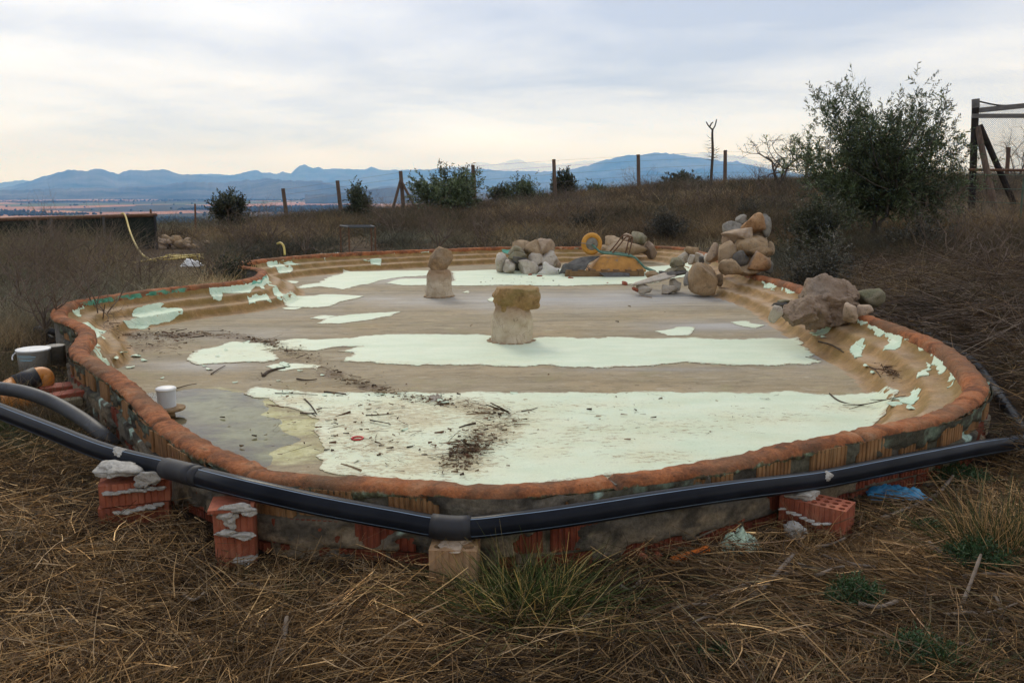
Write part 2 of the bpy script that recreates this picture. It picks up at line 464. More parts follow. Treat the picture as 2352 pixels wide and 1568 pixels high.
def build_ground():
    na = 420
    rad = [0.0]; r_ = 0.35
    while r_ < 24000:
        rad.append(r_); r_ += max(0.11 if r_ < 9 else 0.0, r_ * (0.016 if r_ < 60 else 0.03 if r_ < 500 else 0.05))
    rad = np.array(rad); A = np.linspace(0, 2 * math.pi, na, endpoint=False)
    # finer angular steps ahead of the camera
    A = A + 0.62 * np.sin(A) * 1.0
    X = 0 + rad[1:, None] * np.sin(A)[None, :]; Yg = 3.0 + rad[1:, None] * -np.cos(A)[None, :]
    X = np.concatenate([[0.0], X.ravel()]); Yg = np.concatenate([[3.0], Yg.ravel()])
    Z = terrain(X, Yg)
    nr = len(rad) - 1
    i = np.arange(nr - 1)[:, None] * na + np.arange(na)[None, :] + 1
    j = np.arange(nr - 1)[:, None] * na + (np.arange(na)[None, :] + 1) % na + 1
    Q = np.stack([i, j, j + na, i + na], -1).reshape(-1, 4)
    a0 = np.arange(0, na, 2)
    Q = np.concatenate([Q, np.stack([a0 * 0, (a0 + 2) % na + 1, a0 + 2, a0 + 1], -1)])
    C = np.zeros((len(X), 3))
    litter = np.array((0.052, 0.034, 0.020)); dark = np.array((0.024, 0.016, 0.011)); sand = np.array((0.27, 0.165, 0.075)); grass = np.array((0.040, 0.050, 0.018)); dry = np.array((0.12, 0.085, 0.048))
    n_ = fbm(X * 0.9, Yg * 0.9, 0, 4, 21)[:, None]
    C[:] = litter * (1 - n_) + dark * n_
    far_w = sstep(16, 26, np.hypot(X, Yg))[:, None]
    n2 = sstep(0.45, 0.62, fbm(X * 0.22, Yg * 0.3, 0, 4, 57))[:, None]
    C = C * (1 - far_w) + far_w * (dry * n2 + litter * 1.2 * (1 - n2))
    px, py = proj(X, np.maximum(Yg, 0.3), Z)
    def blob(cx, cy, sx, sy, colr, amt):
        nonlocal C
        w = amt * np.exp(-((px - cx) / sx) ** 2 - ((py - cy) / sy) ** 2) * (Yg > 0.5)
        w = np.clip(w * (0.4 + 1.2 * fbm(X * 5, Yg * 5, 0, 3, 77)), 0, 1)[:, None]
        C = C * (1 - w) + w * np.array(colr)
    blob(2000, 1290, 230, 60, sand, 1.4); blob(1900, 1400, 260, 45, sand, 1.2); blob(2200, 1150, 150, 40, sand, 0.8); blob(1780, 1340, 160, 35, sand, 0.8)
    blob(40, 1005, 130, 45, grass, 1.2); blob(30, 850, 120, 30, grass, 0.7)
    blob(700, 545, 260, 18, dry * 1.25, 1.0); blob(1560, 520, 120, 25, dry * 1.1, 0.9); blob(1380, 490, 100, 10, dry * 1.3, 0.9)
    blob(440, 600, 60, 14, dry * 1.2, 0.8); blob(2230, 540, 200, 40, (0.05, 0.055, 0.02), 0.7)
    o = mk('ground', np.stack([X, Yg, Z], 1), Q, far_ground_material(), smooth=True, cols=C)
    me = o.data
    tag(o, kind='structure')
build_ground()

# ------------------------------------------------------------------ mountains
def ridge(name, pts, dist, depth, mat, seed, amp=1.0, back=0.5):
    """a range whose crest runs through the traced skyline at its real distance"""
    pts = np.array(pts, float); xs = np.arange(pts[0, 0], pts[-1, 0] + 1, 3.0)
    ys = np.interp(xs, pts[:, 0], pts[:, 1])
    ys = ys + (fbm(xs / 9.0, xs * 0 + 3.1, 0, 4, seed) - 0.5) * 4.6 * amp
    nrow = 26; V = []
    for a, b in zip(xs, ys):
        d = ray(a, b); t = dist / math.hypot(d.x, d.y); zc_ = CAM_H + d.z * t; dx, dy = d.x * t, d.y * t
        for k_ in range(nrow):
            f = k_ / (nrow - 1) * (1 + back) - 1.0                     # -1 foot .. 0 crest .. back
            h_ = (1 - abs(f) ** 1.15) if f <= 0 else (1 - f / back)
            sc_ = 1 + f * depth / dist
            V.append((dx * sc_, dy * sc_, -90 + (zc_ + 90) * max(h_, 0)))
    V = np.array(V)
    n_ = fbm(V[:, 0] / 900, V[:, 1] / 1500, 0, 5, seed + 4) - 0.5
    ff = np.tile(np.abs(np.linspace(-1, back, nrow)), len(xs))
    V[:, 2] += n_ * (V[:, 2] + 90) * 1.5 * np.clip(ff * 3, 0, 1) * np.clip((1 - ff) * 3, 0, 1)
    V[:, 2] = np.maximum(V[:, 2], -90)
    m = len(xs)
    i = np.arange(m - 1)[:, None] * nrow + np.arange(nrow - 1)[None, :]
    Q = np.stack([i, i + nrow, i + nrow + 1, i + 1], -1).reshape(-1, 4)
    return tag(mk(name, V, Q, mat, smooth=False), kind='structure')
def mountain_mat(name, a, b, snow=None):
    t = NT(name); w = t.vec((1 / 700.0, 1 / 700.0, 1 / 300.0), 'World')
    c = t.ramp(t.noise(w, 1.0, 8, 0.65), [(0.35, a), (0.65, b)])
    if snow:
        g = t.n.new('ShaderNodeNewGeometry'); sp = t.n.new('ShaderNodeSeparateXYZ'); t.l.new(g.outputs['Position'], sp.inputs[0])
        h_ = t.math('ADD', sp.outputs[2], t.math('MULTIPLY', t.noise(w, 3.0, 6, 0.7), 260.0))
        f = t.ramp(t.math('DIVIDE', h_, 2000.0), [(snow / 2000.0, 0.0), (snow / 2000.0 + 0.04, 1.0)])
        c = t.mix(f, c, (0.75, 0.77, 0.8))
    t.bsdf(c, 0.95, None, 0.05); return t.m
MT = mountain_mat('mountain_forest', (0.015, 0.024, 0.014), (0.15, 0.14, 0.105))
MS = mountain_mat('mountain_snow', (0.05, 0.055, 0.05), (0.11, 0.10, 0.09), 430.0)
ridge('mountains', [(-500,430),(-200,424),(0,419),(30,415),(50,412),(75,416),(120,423),(200,428)], 18500, 3500, MT, 2)
ridge('mountains', [(-700,440),(-300,438),(0,431),(35,424),(70,414),(100,404),(133,393),(160,391),(180,390),(200,391),(215,386),(228,385),(243,389),(256,394),(272,397),(283,390),(300,388),(330,389),(360,388),(378,388),(395,393),(412,399),(430,400),(450,402),(475,404),(520,408),(600,416),(700,425),(800,434)], 13500, 4200, MT, 12)
ridge('mountains', [(380,415),(430,402),(470,397),(500,398),(530,401),(560,395),(578,391),(592,390),(602,396),(620,397),(635,400),(650,394),(668,397),(676,389),(688,380),(699,376),(710,382),(718,385),(731,382),(744,387),(780,385),(810,387),(836,387),(853,381),(870,389),(890,391),(920,391),(950,390),(975,389),(1010,392),(1060,396),(1140,402),(1240,412)], 16000, 4500, MT, 22)
ridge('mountains', [(760,425),(900,402),(985,388),(1005,383),(1040,381),(1090,385),(1140,389),(1200,390),(1260,393),(1310,388),(1345,380),(1380,371),(1410,364),(1440,358),(1470,355),(1500,353),(1530,351),(1560,355),(1600,360),(1640,364),(1690,371),(1730,378),(1780,389),(1850,401),(1950,412),(2100,420),(2352,428),(2700,436)], 15000, 4500, MT, 32)
ridge('snowy_mountains', [(900,405),(985,391),(1020,382),(1060,379),(1085,376),(1105,374),(1130,377),(1160,374),(1190,371),(1220,373),(1250,373),(1290,375),(1320,371),(1360,367),(1400,369),(1450,364),(1500,357),(1530,353),(1553,350),(1575,346),(1595,350),(1618,347),(1640,352),(1665,352),(1700,357),(1730,367),(1780,384),(1850,400),(1950,415)], 21500, 3500, MS, 42)
ridge('hills', [(-300,440),(0,437),(120,433),(250,431),(380,424),(430,415),(520,418),(560,411),(620,408),(680,414),(740,417),(800,428),(840,434),(880,429),(910,427),(960,431),(1000,437),(1100,436),(1300,433),(1500,436),(1900,438),(2352,440)], 8800, 2400, MT, 52, 1.3)
ridge('hills', [(700,448),(780,444),(840,437),(890,431),(935,431),(975,436),(1040,441),(1200,446)], 5200, 1000, MT, 62, 1.3)

# far-off woods on the plain: one mass of small crowns
def build_woods():
    n = 60000
    az = rng.uniform(R(-36), R(6), n); r_ = np.exp(rng.uniform(np.log(900), np.log(9000), n))
    x, y = r_ * np.sin(az), r_ * np.cos(az)
    m = fbm(x / 900, y / 620, 0, 4, 91)
    keep = (m > 0.59) | (rng.random(n) < 0.008)
    x, y, r_ = x[keep], y[keep], r_[keep]
    z = terrain(x, y); s = rng.uniform(1.8, 3.6, len(x)) * (1 + r_ / 6000)
    ring = np.array([(math.cos(a), math.sin(a)) for a in np.linspace(0, 2 * math.pi, 6, endpoint=False)])
    V = np.zeros((len(x), 13, 3))
    for lvl, (rr, hh) in enumerate(((0.8, 0.05), (1.0, 0.75))):
        j = rng.uniform(0.7, 1.3, (len(x), 6))
        V[:, lvl * 6:lvl * 6 + 6, 0] = x[:, None] + ring[None, :, 0] * rr * s[:, None] * j
        V[:, lvl * 6:lvl * 6 + 6, 1] = y[:, None] + ring[None, :, 1] * rr * s[:, None] * j
        V[:, lvl * 6:lvl * 6 + 6, 2] = (z + hh * s)[:, None]
    V[:, 12] = np.stack([x + rng.normal(0, .2, len(x)) * s, y, z + s * rng.uniform(1.2, 1.7, len(x))], 1)
    F = []
    for j in range(6):
        k_ = (j + 1) % 6; F += [(j, k_, 6 + k_), (j, 6 + k_, 6 + j), (6 + j, 6 + k_, 12)]
    F = (np.array(F)[None] + (np.arange(len(x)) * 13)[:, None, None]).reshape(-1, 3)
    base = np.array((0.026, 0.034, 0.018)); C = np.repeat((base * rng.uniform(0.6, 1.7, (len(x), 1)) + rng.uniform(0, 0.012, (len(x), 1)) * np.array((1, .5, .2))), 13, 0)
    tag(mk('distant_woods', V.reshape(-1, 3), F, attr_mat('woods_foliage', 0.9, 0.2, 0.2, 0.05), cols=C), 'dark woods and hedges scattered over the plain below the mountains', 'woods', kind='stuff')
build_woods()

# air between here and the mountains
def build_haze():
    mb = MB(); mb.box((0, 0, 450), (52000, 52000, 1120))
    t = NT('haze_air'); t.n.remove(t.tc)
    pv = t.n.new('ShaderNodeVolumePrincipled')
    pv.inputs['Color'].default_value = (0.15, 0.42, 1.0, 1)
    pv.inputs['Absorption Color'].default_value = (1, 1, 1, 1)
    pv.inputs['Density'].default_value = 0.98e-4
    pv.inputs['Anisotropy'].default_value = 0.35
    t.l.new(pv.outputs[0], t.out.inputs['Volume'])
    tag(mb.build('haze', t.m), 'pale blue haze over the plain', 'haze', kind='stuff')
build_haze()
# ------------------------------------------------------------------ the pool
POOL = empty('swimming_pool', (0, 9.0, 0), 'shallow drained garden pool with flaking mint paint and a rough orange rim', 'pool')

def pxmask(X, Y, Z, blobs, seed=0, rag=0.9, ns=1.5):
    """stain map: soft shapes of dirt and weathering on the floor"""
    px, py = proj(X, Y, Z); m = np.zeros(len(X))
    nz = fbm(X * ns, Y * ns * 2.0, 0, 4, seed)
    for cx, cy, sx, sy, a in blobs:
        m = np.maximum(m, a * np.exp(-((px - cx) / sx) ** 2 - ((py - cy) / sy) ** 2))
    return np.clip(m * (1 - rag + 2 * rag * nz), 0, 1)
GREY = [(900,640,160,14,.7),(1250,690,420,18,1),(1500,685,260,18,1),(1720,690,120,16,.8),(900,690,130,12,.7),(1000,690,90,10,.9),(760,700,60,8,.4),(1650,748,160,14,.9),(1850,800,110,40,.8),(1900,770,60,25,.7),
        (520,770,200,22,.35),(450,840,160,14,.7),(1350,690,60,30,.4),(650,722,150,12,.3),(1500,848,200,6,.5),(1120,700,60,14,.7)]
ALGAE = [(640,985,150,40,.8),(480,930,90,22,.9),(560,955,120,25,1),(600,1000,110,22,1),(660,1040,90,22,.9),(700,960,80,25,.7),(520,905,60,12,.8),(640,920,100,18,.6),(760,1010,60,40,.5)]
DIRT = [(300,772,70,10,1),(420,770,100,8,1),(530,772,70,9,1),(620,790,60,12,.9),(660,830,50,14,.8),(760,860,50,16,.9),(850,890,50,12,.9),(340,800,90,18,.7),(480,800,80,14,.6),(960,915,70,14,.8),(1080,940,90,20,1),(1110,1000,60,35,1),(1050,1065,50,25,1),(2060,885,45,25,1)]
DIRT_P = [(640,800,60,22,.7),(720,830,50,18,.7),(540,815,90,14,.5),(680,920,90,16,.75),(780,960,110,40,.8),(860,1020,130,40,.85),(900,930,120,22,.7),(960,960,130,40,.9),(1080,940,110,30,1),(1130,990,90,45,1),(1070,1060,80,35,1),(980,1050,110,35,.8),(830,1075,120,20,.75),(1250,1030,120,30,.5),(1350,1000,160,40,.55),(1550,985,200,30,.5),(1500,1050,150,22,.55),(1750,960,180,20,.5),(1950,935,120,14,.5),(800,1000,160,60,.75),(900,1075,200,30,.8),(1200,960,150,40,.6),(1300,930,200,14,.5),(900,832,120,5,.45),(1050,830,120,6,.4)]
def floor_material():
    t = NT('pool_floor_screed'); w = t.vec((1, 1, 1), 'World'); ws = t.vec((0.35, 2.6, 1), 'World')
    m = t.split(t.attr())
    c = t.ramp(t.noise(ws, 1.6, 8, 0.62, 0.3), [(0.28, (0.18, 0.145, 0.085)), (0.5, (0.285, 0.232, 0.145)), (0.72, (0.385, 0.322, 0.22))])
    c = t.mix(t.ramp(t.noise(w, 0.9, 5, 0.6), [(0.45, 0.0), (0.68, 0.6)]), c, (0.37, 0.275, 0.15))
    c = t.mix(t.ramp(t.noise(t.vec((0.7, 1.5, 1), 'World'), 6.0, 9, 0.75, 0.6), [(0.50, 0.0), (0.66, 0.65)]), c, (0.155, 0.125, 0.08))
    c = t.mix(t.ramp(t.noise(t.vec((0.6, 2.2, 1), 'World'), 9.0, 9, 0.75, 0.4), [(0.55, 0.0), (0.68, 0.6)]), c, (0.50, 0.455, 0.36))
    c = t.mix(t.ramp(t.noise(w, 2.1, 6, 0.65), [(0.56, 0.0), (0.70, 0.5)]), c, (0.26, 0.225, 0.105))
    c = t.mix(t.math('MULTIPLY', m[0], 0.85), c, t.ramp(t.noise(ws, 3.0, 7, 0.65), [(0.3, (0.21, 0.205, 0.195)), (0.7, (0.40, 0.39, 0.37))]))
    al = t.math('ADD', m[1], t.math('MULTIPLY', t.math('SUBTRACT', t.noise(t.vec((1, 2.4, 1), 'World'), 3.6, 8, 0.7), 0.5), 2.0))
    c = t.mix(t.ramp(al, [(0.18, 0.0), (0.72, 0.9)]), c, t.ramp(t.noise(w, 12, 5), [(0.3, (0.44, 0.41, 0.19)), (0.7, (0.62, 0.60, 0.36))]))
    di = t.math('ADD', m[2], t.math('MULTIPLY', t.math('SUBTRACT', t.noise(w, 22.0, 7, 0.7), 0.5), 1.5))
    c = t.mix(t.ramp(di, [(0.5, 0.0), (0.78, 0.7)]), c, t.ramp(t.noise(w, 60, 4), [(0.35, (0.10, 0.07, 0.045)), (0.7, (0.24, 0.17, 0.11))]))
    c = t.mix(1.0, c, t.ramp(t.noise(w, 90, 4, 0.7), [(0.3, 0.82), (0.7, 1.12)]), 'MULTIPLY')
    ro = t.ramp(t.math('ADD', m[0], t.math('SUBTRACT', t.noise(ws, 2.0, 5), 0.5)), [(0.0, 0.9), (0.8, 0.6)])
    t.bsdf(c, ro, t.bump(t.noise(w, 35, 7, 0.7), 0.35, 0.01), 0.3); return t.m
def wall_material():
    t = NT('basin_wall_stained_shaded'); w = t.vec((1, 1, 1), 'World'); wv = t.vec((3, 3, 0.5), 'World')
    c = t.ramp(t.noise(wv, 1.6, 8, 0.65, 0.4), [(0.28, (0.10, 0.058, 0.022)), (0.44, (0.24, 0.135, 0.05)), (0.58, (0.37, 0.215, 0.085)), (0.76, (0.43, 0.30, 0.17))])
    c = t.mix(t.ramp(t.noise(w, 2.2, 6, 0.6), [(0.5, 0.0), (0.72, 0.6)]), c, (0.19, 0.155, 0.045))
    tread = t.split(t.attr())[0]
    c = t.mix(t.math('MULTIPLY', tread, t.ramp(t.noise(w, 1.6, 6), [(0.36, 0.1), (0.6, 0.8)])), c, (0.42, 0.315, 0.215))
    c = t.mix(t.math('MULTIPLY', t.math('SUBTRACT', 1.0, tread), t.ramp(t.noise(wv, 2.5, 6), [(0.35, 0.15), (0.6, 0.75)])), c, (0.20, 0.125, 0.035))  # riser stain, with shade painted in so the ledges read in flat light
    c = t.mix(1.0, c, t.ramp(t.noise(w, 60, 5, 0.7), [(0.3, 0.75), (0.7, 1.15)]), 'MULTIPLY')
    t.bsdf(c, 0.8, t.bump(t.noise(w, 30, 7, 0.7), 0.5, 0.012), 0.25); return t.m
def build_basin():
    st = 0.035
    gx = np.arange(OUT[:, 0].min() - .05, OUT[:, 0].max() + .05, st); gy = np.arange(OUT[:, 1].min() - .05, OUT[:, 1].max() + .05, st)
    X, Y = np.meshgrid(gx, gy); n, m = X.shape
    inside = in_pool(X.ravel(), Y.ravel(), 0.02)
    Z = np.zeros(n * m); xr, yr = X.ravel(), Y.ravel(); d = np.zeros(n * m)
    Z[inside] = basin_z(xr[inside], yr[inside]); d[inside] = rim_dist(xr[inside], yr[inside])
    i = (np.arange(n - 1)[:, None] * m + np.arange(m - 1)[None, :])
    Q = np.stack([i, i + 1, i + m + 1, i + m], -1).reshape(-1, 4)
    Q = Q[inside[Q].all(1)]
    d[inside] = rim_dist_scaled(xr[inside], yr[inside]); dq = d[Q].mean(1); V = np.stack([xr, yr, Z], 1)
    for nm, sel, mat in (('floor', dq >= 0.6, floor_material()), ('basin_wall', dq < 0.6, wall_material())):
        q = Q[sel]; u_, inv = np.unique(q, return_inverse=True); P = V[u_]
        if nm == 'floor':
            C = np.stack([pxmask(P[:, 0], P[:, 1], P[:, 2], GREY, 3, .5), pxmask(P[:, 0], P[:, 1], P[:, 2], ALGAE, 4, .4), pxmask(P[:, 0], P[:, 1], P[:, 2], DIRT, 5, .3)], 1)
        else:
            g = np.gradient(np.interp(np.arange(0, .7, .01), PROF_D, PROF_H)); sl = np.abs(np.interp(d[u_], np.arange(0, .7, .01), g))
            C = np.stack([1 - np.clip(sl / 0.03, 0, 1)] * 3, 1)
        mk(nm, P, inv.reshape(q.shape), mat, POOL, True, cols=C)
build_basin()

# ---- rim
def rim_material():
    t = NT('rim_terracotta_coat'); w = t.vec((1, 1, 1), 'World'); m = t.split(t.attr())
    c = t.ramp(t.noise(w, 6.0, 8, 0.7, 0.4), [(0.32, (0.070, 0.033, 0.017)), (0.42, (0.17, 0.062, 0.026)), (0.54, (0.33, 0.115, 0.042)), (0.65, (0.36, 0.17, 0.082)), (0.75, (0.38, 0.27, 0.18))])
    c = t.mix(t.ramp(t.noise(w, 1.9, 6, 0.65), [(0.46, 0.0), (0.60, 0.75)]), c, (0.155, 0.088, 0.048))
    c = t.mix(t.ramp(t.noise(w, 11.0, 7, 0.7), [(0.56, 0.0), (0.66, 0.7)]), c, (0.085, 0.050, 0.026))
    lo = t.math('ADD', m[0], t.math('MULTIPLY', t.math('SUBTRACT', t.noise(w, 16, 7, 0.7), 0.5), 1.7))
    c = t.mix(t.ramp(lo, [(0.52, 0.0), (0.75, 0.9)]), c, t.ramp(t.noise(w, 24, 4), [(0.38, (0.035, 0.035, 0.024)), (0.55, (0.10, 0.115, 0.06)), (0.68, (0.22, 0.29, 0.20)), (0.75, (0.32, 0.45, 0.35))]))
    inn = t.math('ADD', m[1], t.math('MULTIPLY', t.math('SUBTRACT', t.noise(w, 5, 6, 0.65), 0.5), 1.5))
    c = t.mix(t.ramp(inn, [(0.80, 0.0), (0.92, 0.7)]), c, t.ramp(t.noise(w, 9, 4), [(0.45, (0.28, 0.30, 0.16)), (0.6, (0.42, 0.55, 0.42))]))
    c = t.mix(t.ramp(t.noise(w, 48, 4, 0.6), [(0.30, 0.75), (0.36, 0.0)]), c, (0.05, 0.035, 0.02))
    c = t.mix(m[2], c, (0.06, 0.04, 0.025))
    an = t.n.new('ShaderNodeAttribute'); an.attribute_name = 'Col'
    c = t.mix(t.ramp(t.math('ADD', an.outputs['Alpha'], t.math('SUBTRACT', t.noise(w, 9, 7, .7), .5)), [(.92, 0.0), (1.05, .9)]), c, t.ramp(t.noise(w, 7, 4), [(.35, (.03, .20, .12)), (.65, (.12, .36, .24))]))
    c = t.mix(1.0, c, t.ramp(t.noise(w, 80, 5, 0.7), [(0.3, 0.72), (0.7, 1.2)]), 'MULTIPLY')
    t.bsdf(c, 0.88, t.bump(t.noise(w, 45, 8, 0.7), 0.8, 0.012), 0.2); return t.m
def build_rim():
    # cross-section: u outward (+) / inward (-), z
    sec = [(-.084, .30), (-.079, .33), (-.068, .354), (-.046, .368), (-.016, .373), (.012, .373), (.034, .370), (.049, .362), (.056, .353), (.060, .343), (.062, .334), (.056, .322)]
    n, k_ = NO, len(sec); s = np.arange(n) * (PERIM / n)
    V = np.zeros((n, k_, 3)); C = np.zeros((n, k_, 4)); rp = proj(OUT[:, 0], OUT[:, 1], np.full(n, RIM_Z))
    teal_run = sstep(150, 180, rp[0]) * (1 - sstep(400, 520, rp[0])) * (rp[1] > 640) * (rp[1] < 700) * sstep(.36, .46, fbm(s * 2.5, s * 0, 0, 3, 83))
    wob = (fbm(s * .8, s * 0, 0, 3, 61) - .5) * .03
    for j, (u_, z_) in enumerate(sec):
        x = OUT[:, 0] + NORM[:, 0] * u_; y = OUT[:, 1] + NORM[:, 1] * u_
        dn = (fbm(x * 5, y * 5, z_ * 9 + 2, 4, 41) - .5); df = (fbm(x * 22, y * 22, z_ * 22, 3, 47) - .5)
        up = min(1, max(0, (z_ - .315) / .04))
        uu = u_ * (1 + wob * 2) + np.sign(u_) * (dn * .011 + df * .022)
        V[:, j, 0] = OUT[:, 0] + NORM[:, 0] * uu; V[:, j, 1] = OUT[:, 1] + NORM[:, 1] * uu
        drop = ((fbm(s * 3.5, s * 0 + 4, 0, 4, 71) - .5) * .06 + (fbm(s * 17, s * 0 + 4, 0, 3, 77) - .5) * .045) * (1 - up) if u_ > 0 else 0
        V[:, j, 2] = z_ + wob * .6 + dn * .007 * up + df * .017 * up + drop
        C[:, j, 0] = (0.95 if u_ > 0 else 0.3) * (1 - up) + (0.30 if u_ > .052 else 0.16 if u_ > .03 else 0.05)
        C[:, j, 1] = 0.65 if u_ < -.06 else 0.0
        C[:, j, 3] = teal_run if u_ < -.06 else 0.0
    for cx, cy in ((588, 1073), (2226, 915), (1412, 1092), (1970, 990), (372, 962)):        # cracks across the coat
        p = at_z(cx, cy, RIM_Z); i = int(np.argmin((OUT[:, 0] - p.x) ** 2 + (OUT[:, 1] - p.y) ** 2))
        V[i, :, 2] -= .022; C[i, :, 2] = .9
    i = np.arange(n)[:, None] * k_ + np.arange(k_ - 1)[None, :]; i2 = ((np.arange(n) + 1) % n)[:, None] * k_ + np.arange(k_ - 1)[None, :]
    Q = np.stack([i, i + 1, i2 + 1, i2], -1).reshape(-1, 4)
    if AREA > 0: Q = Q[:, ::-1]
    mk('rim', V.reshape(-1, 3), Q, rim_material(), POOL, True, cols=C.reshape(-1, 4))
build_rim()

# ---- outer wall: backing, hollow bricks in three courses, patchy render over them
def near_idx(px, py):
    p = at_z(px, py, RIM_Z); return int(np.argmin((OUT[:, 0] - p.x) ** 2 + (OUT[:, 1] - p.y) ** 2))
I0, I1 = near_idx(150, 735), near_idx(2232, 852)      # the stretch of wall seen from outside: left side, front, right corner
stretch = []
ii = I0
while ii != I1:
    stretch.append(ii); ii = (ii + (1 if AREA > 0 else 1)) % NO
    if len(stretch) > NO: break
if len(stretch) > NO * 0.6:
    stretch = []; ii = I0
    while ii != I1: stretch.append(ii); ii = (ii - 1) % NO
stretch = np.array(stretch); SS = np.arange(len(stretch)) * (PERIM / NO)
CEMENT = simple('cement_dark', [(0.3, (0.085, 0.078, 0.065)), (0.55, (0.16, 0.145, 0.12)), (0.8, (0.24, 0.215, 0.175))], 7, 0.95, 0.8, 40, 0.01)
def build_backing():
    V = []
    for i in range(0, NO, 4):
        for u_, z_ in ((-.02, .35), (.034, .35), (.036, .12), (.038, -.06), (-.02, -.06)):
            V.append((OUT[i, 0] + NORM[i, 0] * u_, OUT[i, 1] + NORM[i, 1] * u_, z_))
    m = len(V) // 5; F = []
    for i in range(m):
        j = (i + 1) % m
        for k_ in range(4): F.append((i * 5 + k_, j * 5 + k_, j * 5 + k_ + 1, i * 5 + k_ + 1))
    mk('outer_wall', V, F, CEMENT, POOL)
build_backing()
def brick_mat(name, a, b, c_, dirt):
    t = NT(name); v = t.vec((1, 1, 1), 'Object', True)
    col_ = t.ramp(t.noise(v, 9, 6, 0.6), [(0.3, a), (0.5, b), (0.75, c_)])
    col_ = t.mix(t.ramp(t.noise(t.vec((40, 40, 3), 'Object', True), 1.0, 5, 0.6), [(0.48, 0.0), (0.66, 0.65)]), col_, dirt)
    t.bsdf(col_, 0.85, t.bump(t.noise(v, 60, 5), 0.3, 0.004), 0.25); return t.m
BRICK_TAN = brick_mat('brick_stained', (0.16, 0.075, 0.03), (0.28, 0.145, 0.06), (0.34, 0.20, 0.095), (0.07, 0.045, 0.022))
BRICK_RED = brick_mat('brick_red', (0.13, 0.030, 0.016), (0.22, 0.055, 0.028), (0.27, 0.085, 0.045), (0.06, 0.024, 0.016))
BRICK_FRESH = brick_mat('brick_fresh_red', (0.20, 0.058, 0.032), (0.30, 0.088, 0.046), (0.37, 0.15, 0.088), (0.15, 0.045, 0.026))
BRICK_BUFF = brick_mat('brick_buff', (0.27, 0.15, 0.075), (0.38, 0.24, 0.13), (0.46, 0.32, 0.19), (0.17, 0.10, 0.05))
def ribbed_mesh(name, L=0.24, Hh=0.105, Dp=0.05, ribs=9, sides=False):
    """block whose face carries vertical ribs; origin at the middle of its back bottom edge, face towards -y"""
    prof = []
    for k_ in range(ribs):
        a, b = -L / 2 + L * k_ / ribs, -L / 2 + L * (k_ + 1) / ribs; g = (b - a) * .22
        prof += [(a + g * .5, -Dp + .005), (a + g, -Dp), (b - g, -Dp), (b - g * .5, -Dp + .005)]
    prof = [(-L / 2, 0)] + [(-L / 2, -Dp + .006)] + prof + [(L / 2, -Dp + .006), (L / 2, 0)]
    n = len(prof); V = [(x, y, 0) for x, y in prof] + [(x, y, Hh) for x, y in prof]
    F = [(k_, k_ + 1, n + k_ + 1, n + k_) for k_ in range(n - 1)] + [tuple(range(n, 2 * n)), tuple(range(n - 1, -1, -1)), (n - 1, 0, n, 2 * n - 1)]
    me = bpy.data.meshes.new(name); me.from_pydata(V, [], F); me.update(); return me
def build_wall_bricks():
    meshes = {}
    for key, mat in (('tan', BRICK_TAN), ('red', BRICK_RED)):
        me = ribbed_mesh('brick'); me.materials.append(mat); meshes[key] = me
    rnd = random.Random(5)
    total = SS[-1]
    for course, (z0, key) in enumerate(((0.218, 'tan'), (0.100, 'red'), (-0.02, 'red'))):
        s = rnd.uniform(0, .2)
        while s < total - .15:
            L = rnd.uniform(.19, .26); gap = rnd.uniform(.02, .16) if course == 0 else rnd.uniform(.015, .06)
            k_ = min(int((s + L / 2) / (PERIM / NO)), len(stretch) - 1); i = stretch[k_]
            nx, ny = NORM[i]
            o = bpy.data.objects.new('brick', meshes[key]); col.objects.link(o); o.parent = POOL
            off = .014 + rnd.uniform(-.004, .005)
            o.location = Vector((OUT[i, 0] + nx * off, OUT[i, 1] + ny * off, z0 + rnd.uniform(-.006, .006))) - POOL.location
            o.rotation_euler = (0, rnd.uniform(-.02, .02), math.atan2(ny, nx) + math.pi / 2)
            o.scale = (L / .24, 1, 1.0 if course else 1.08)
            s += L + gap
build_wall_bricks()
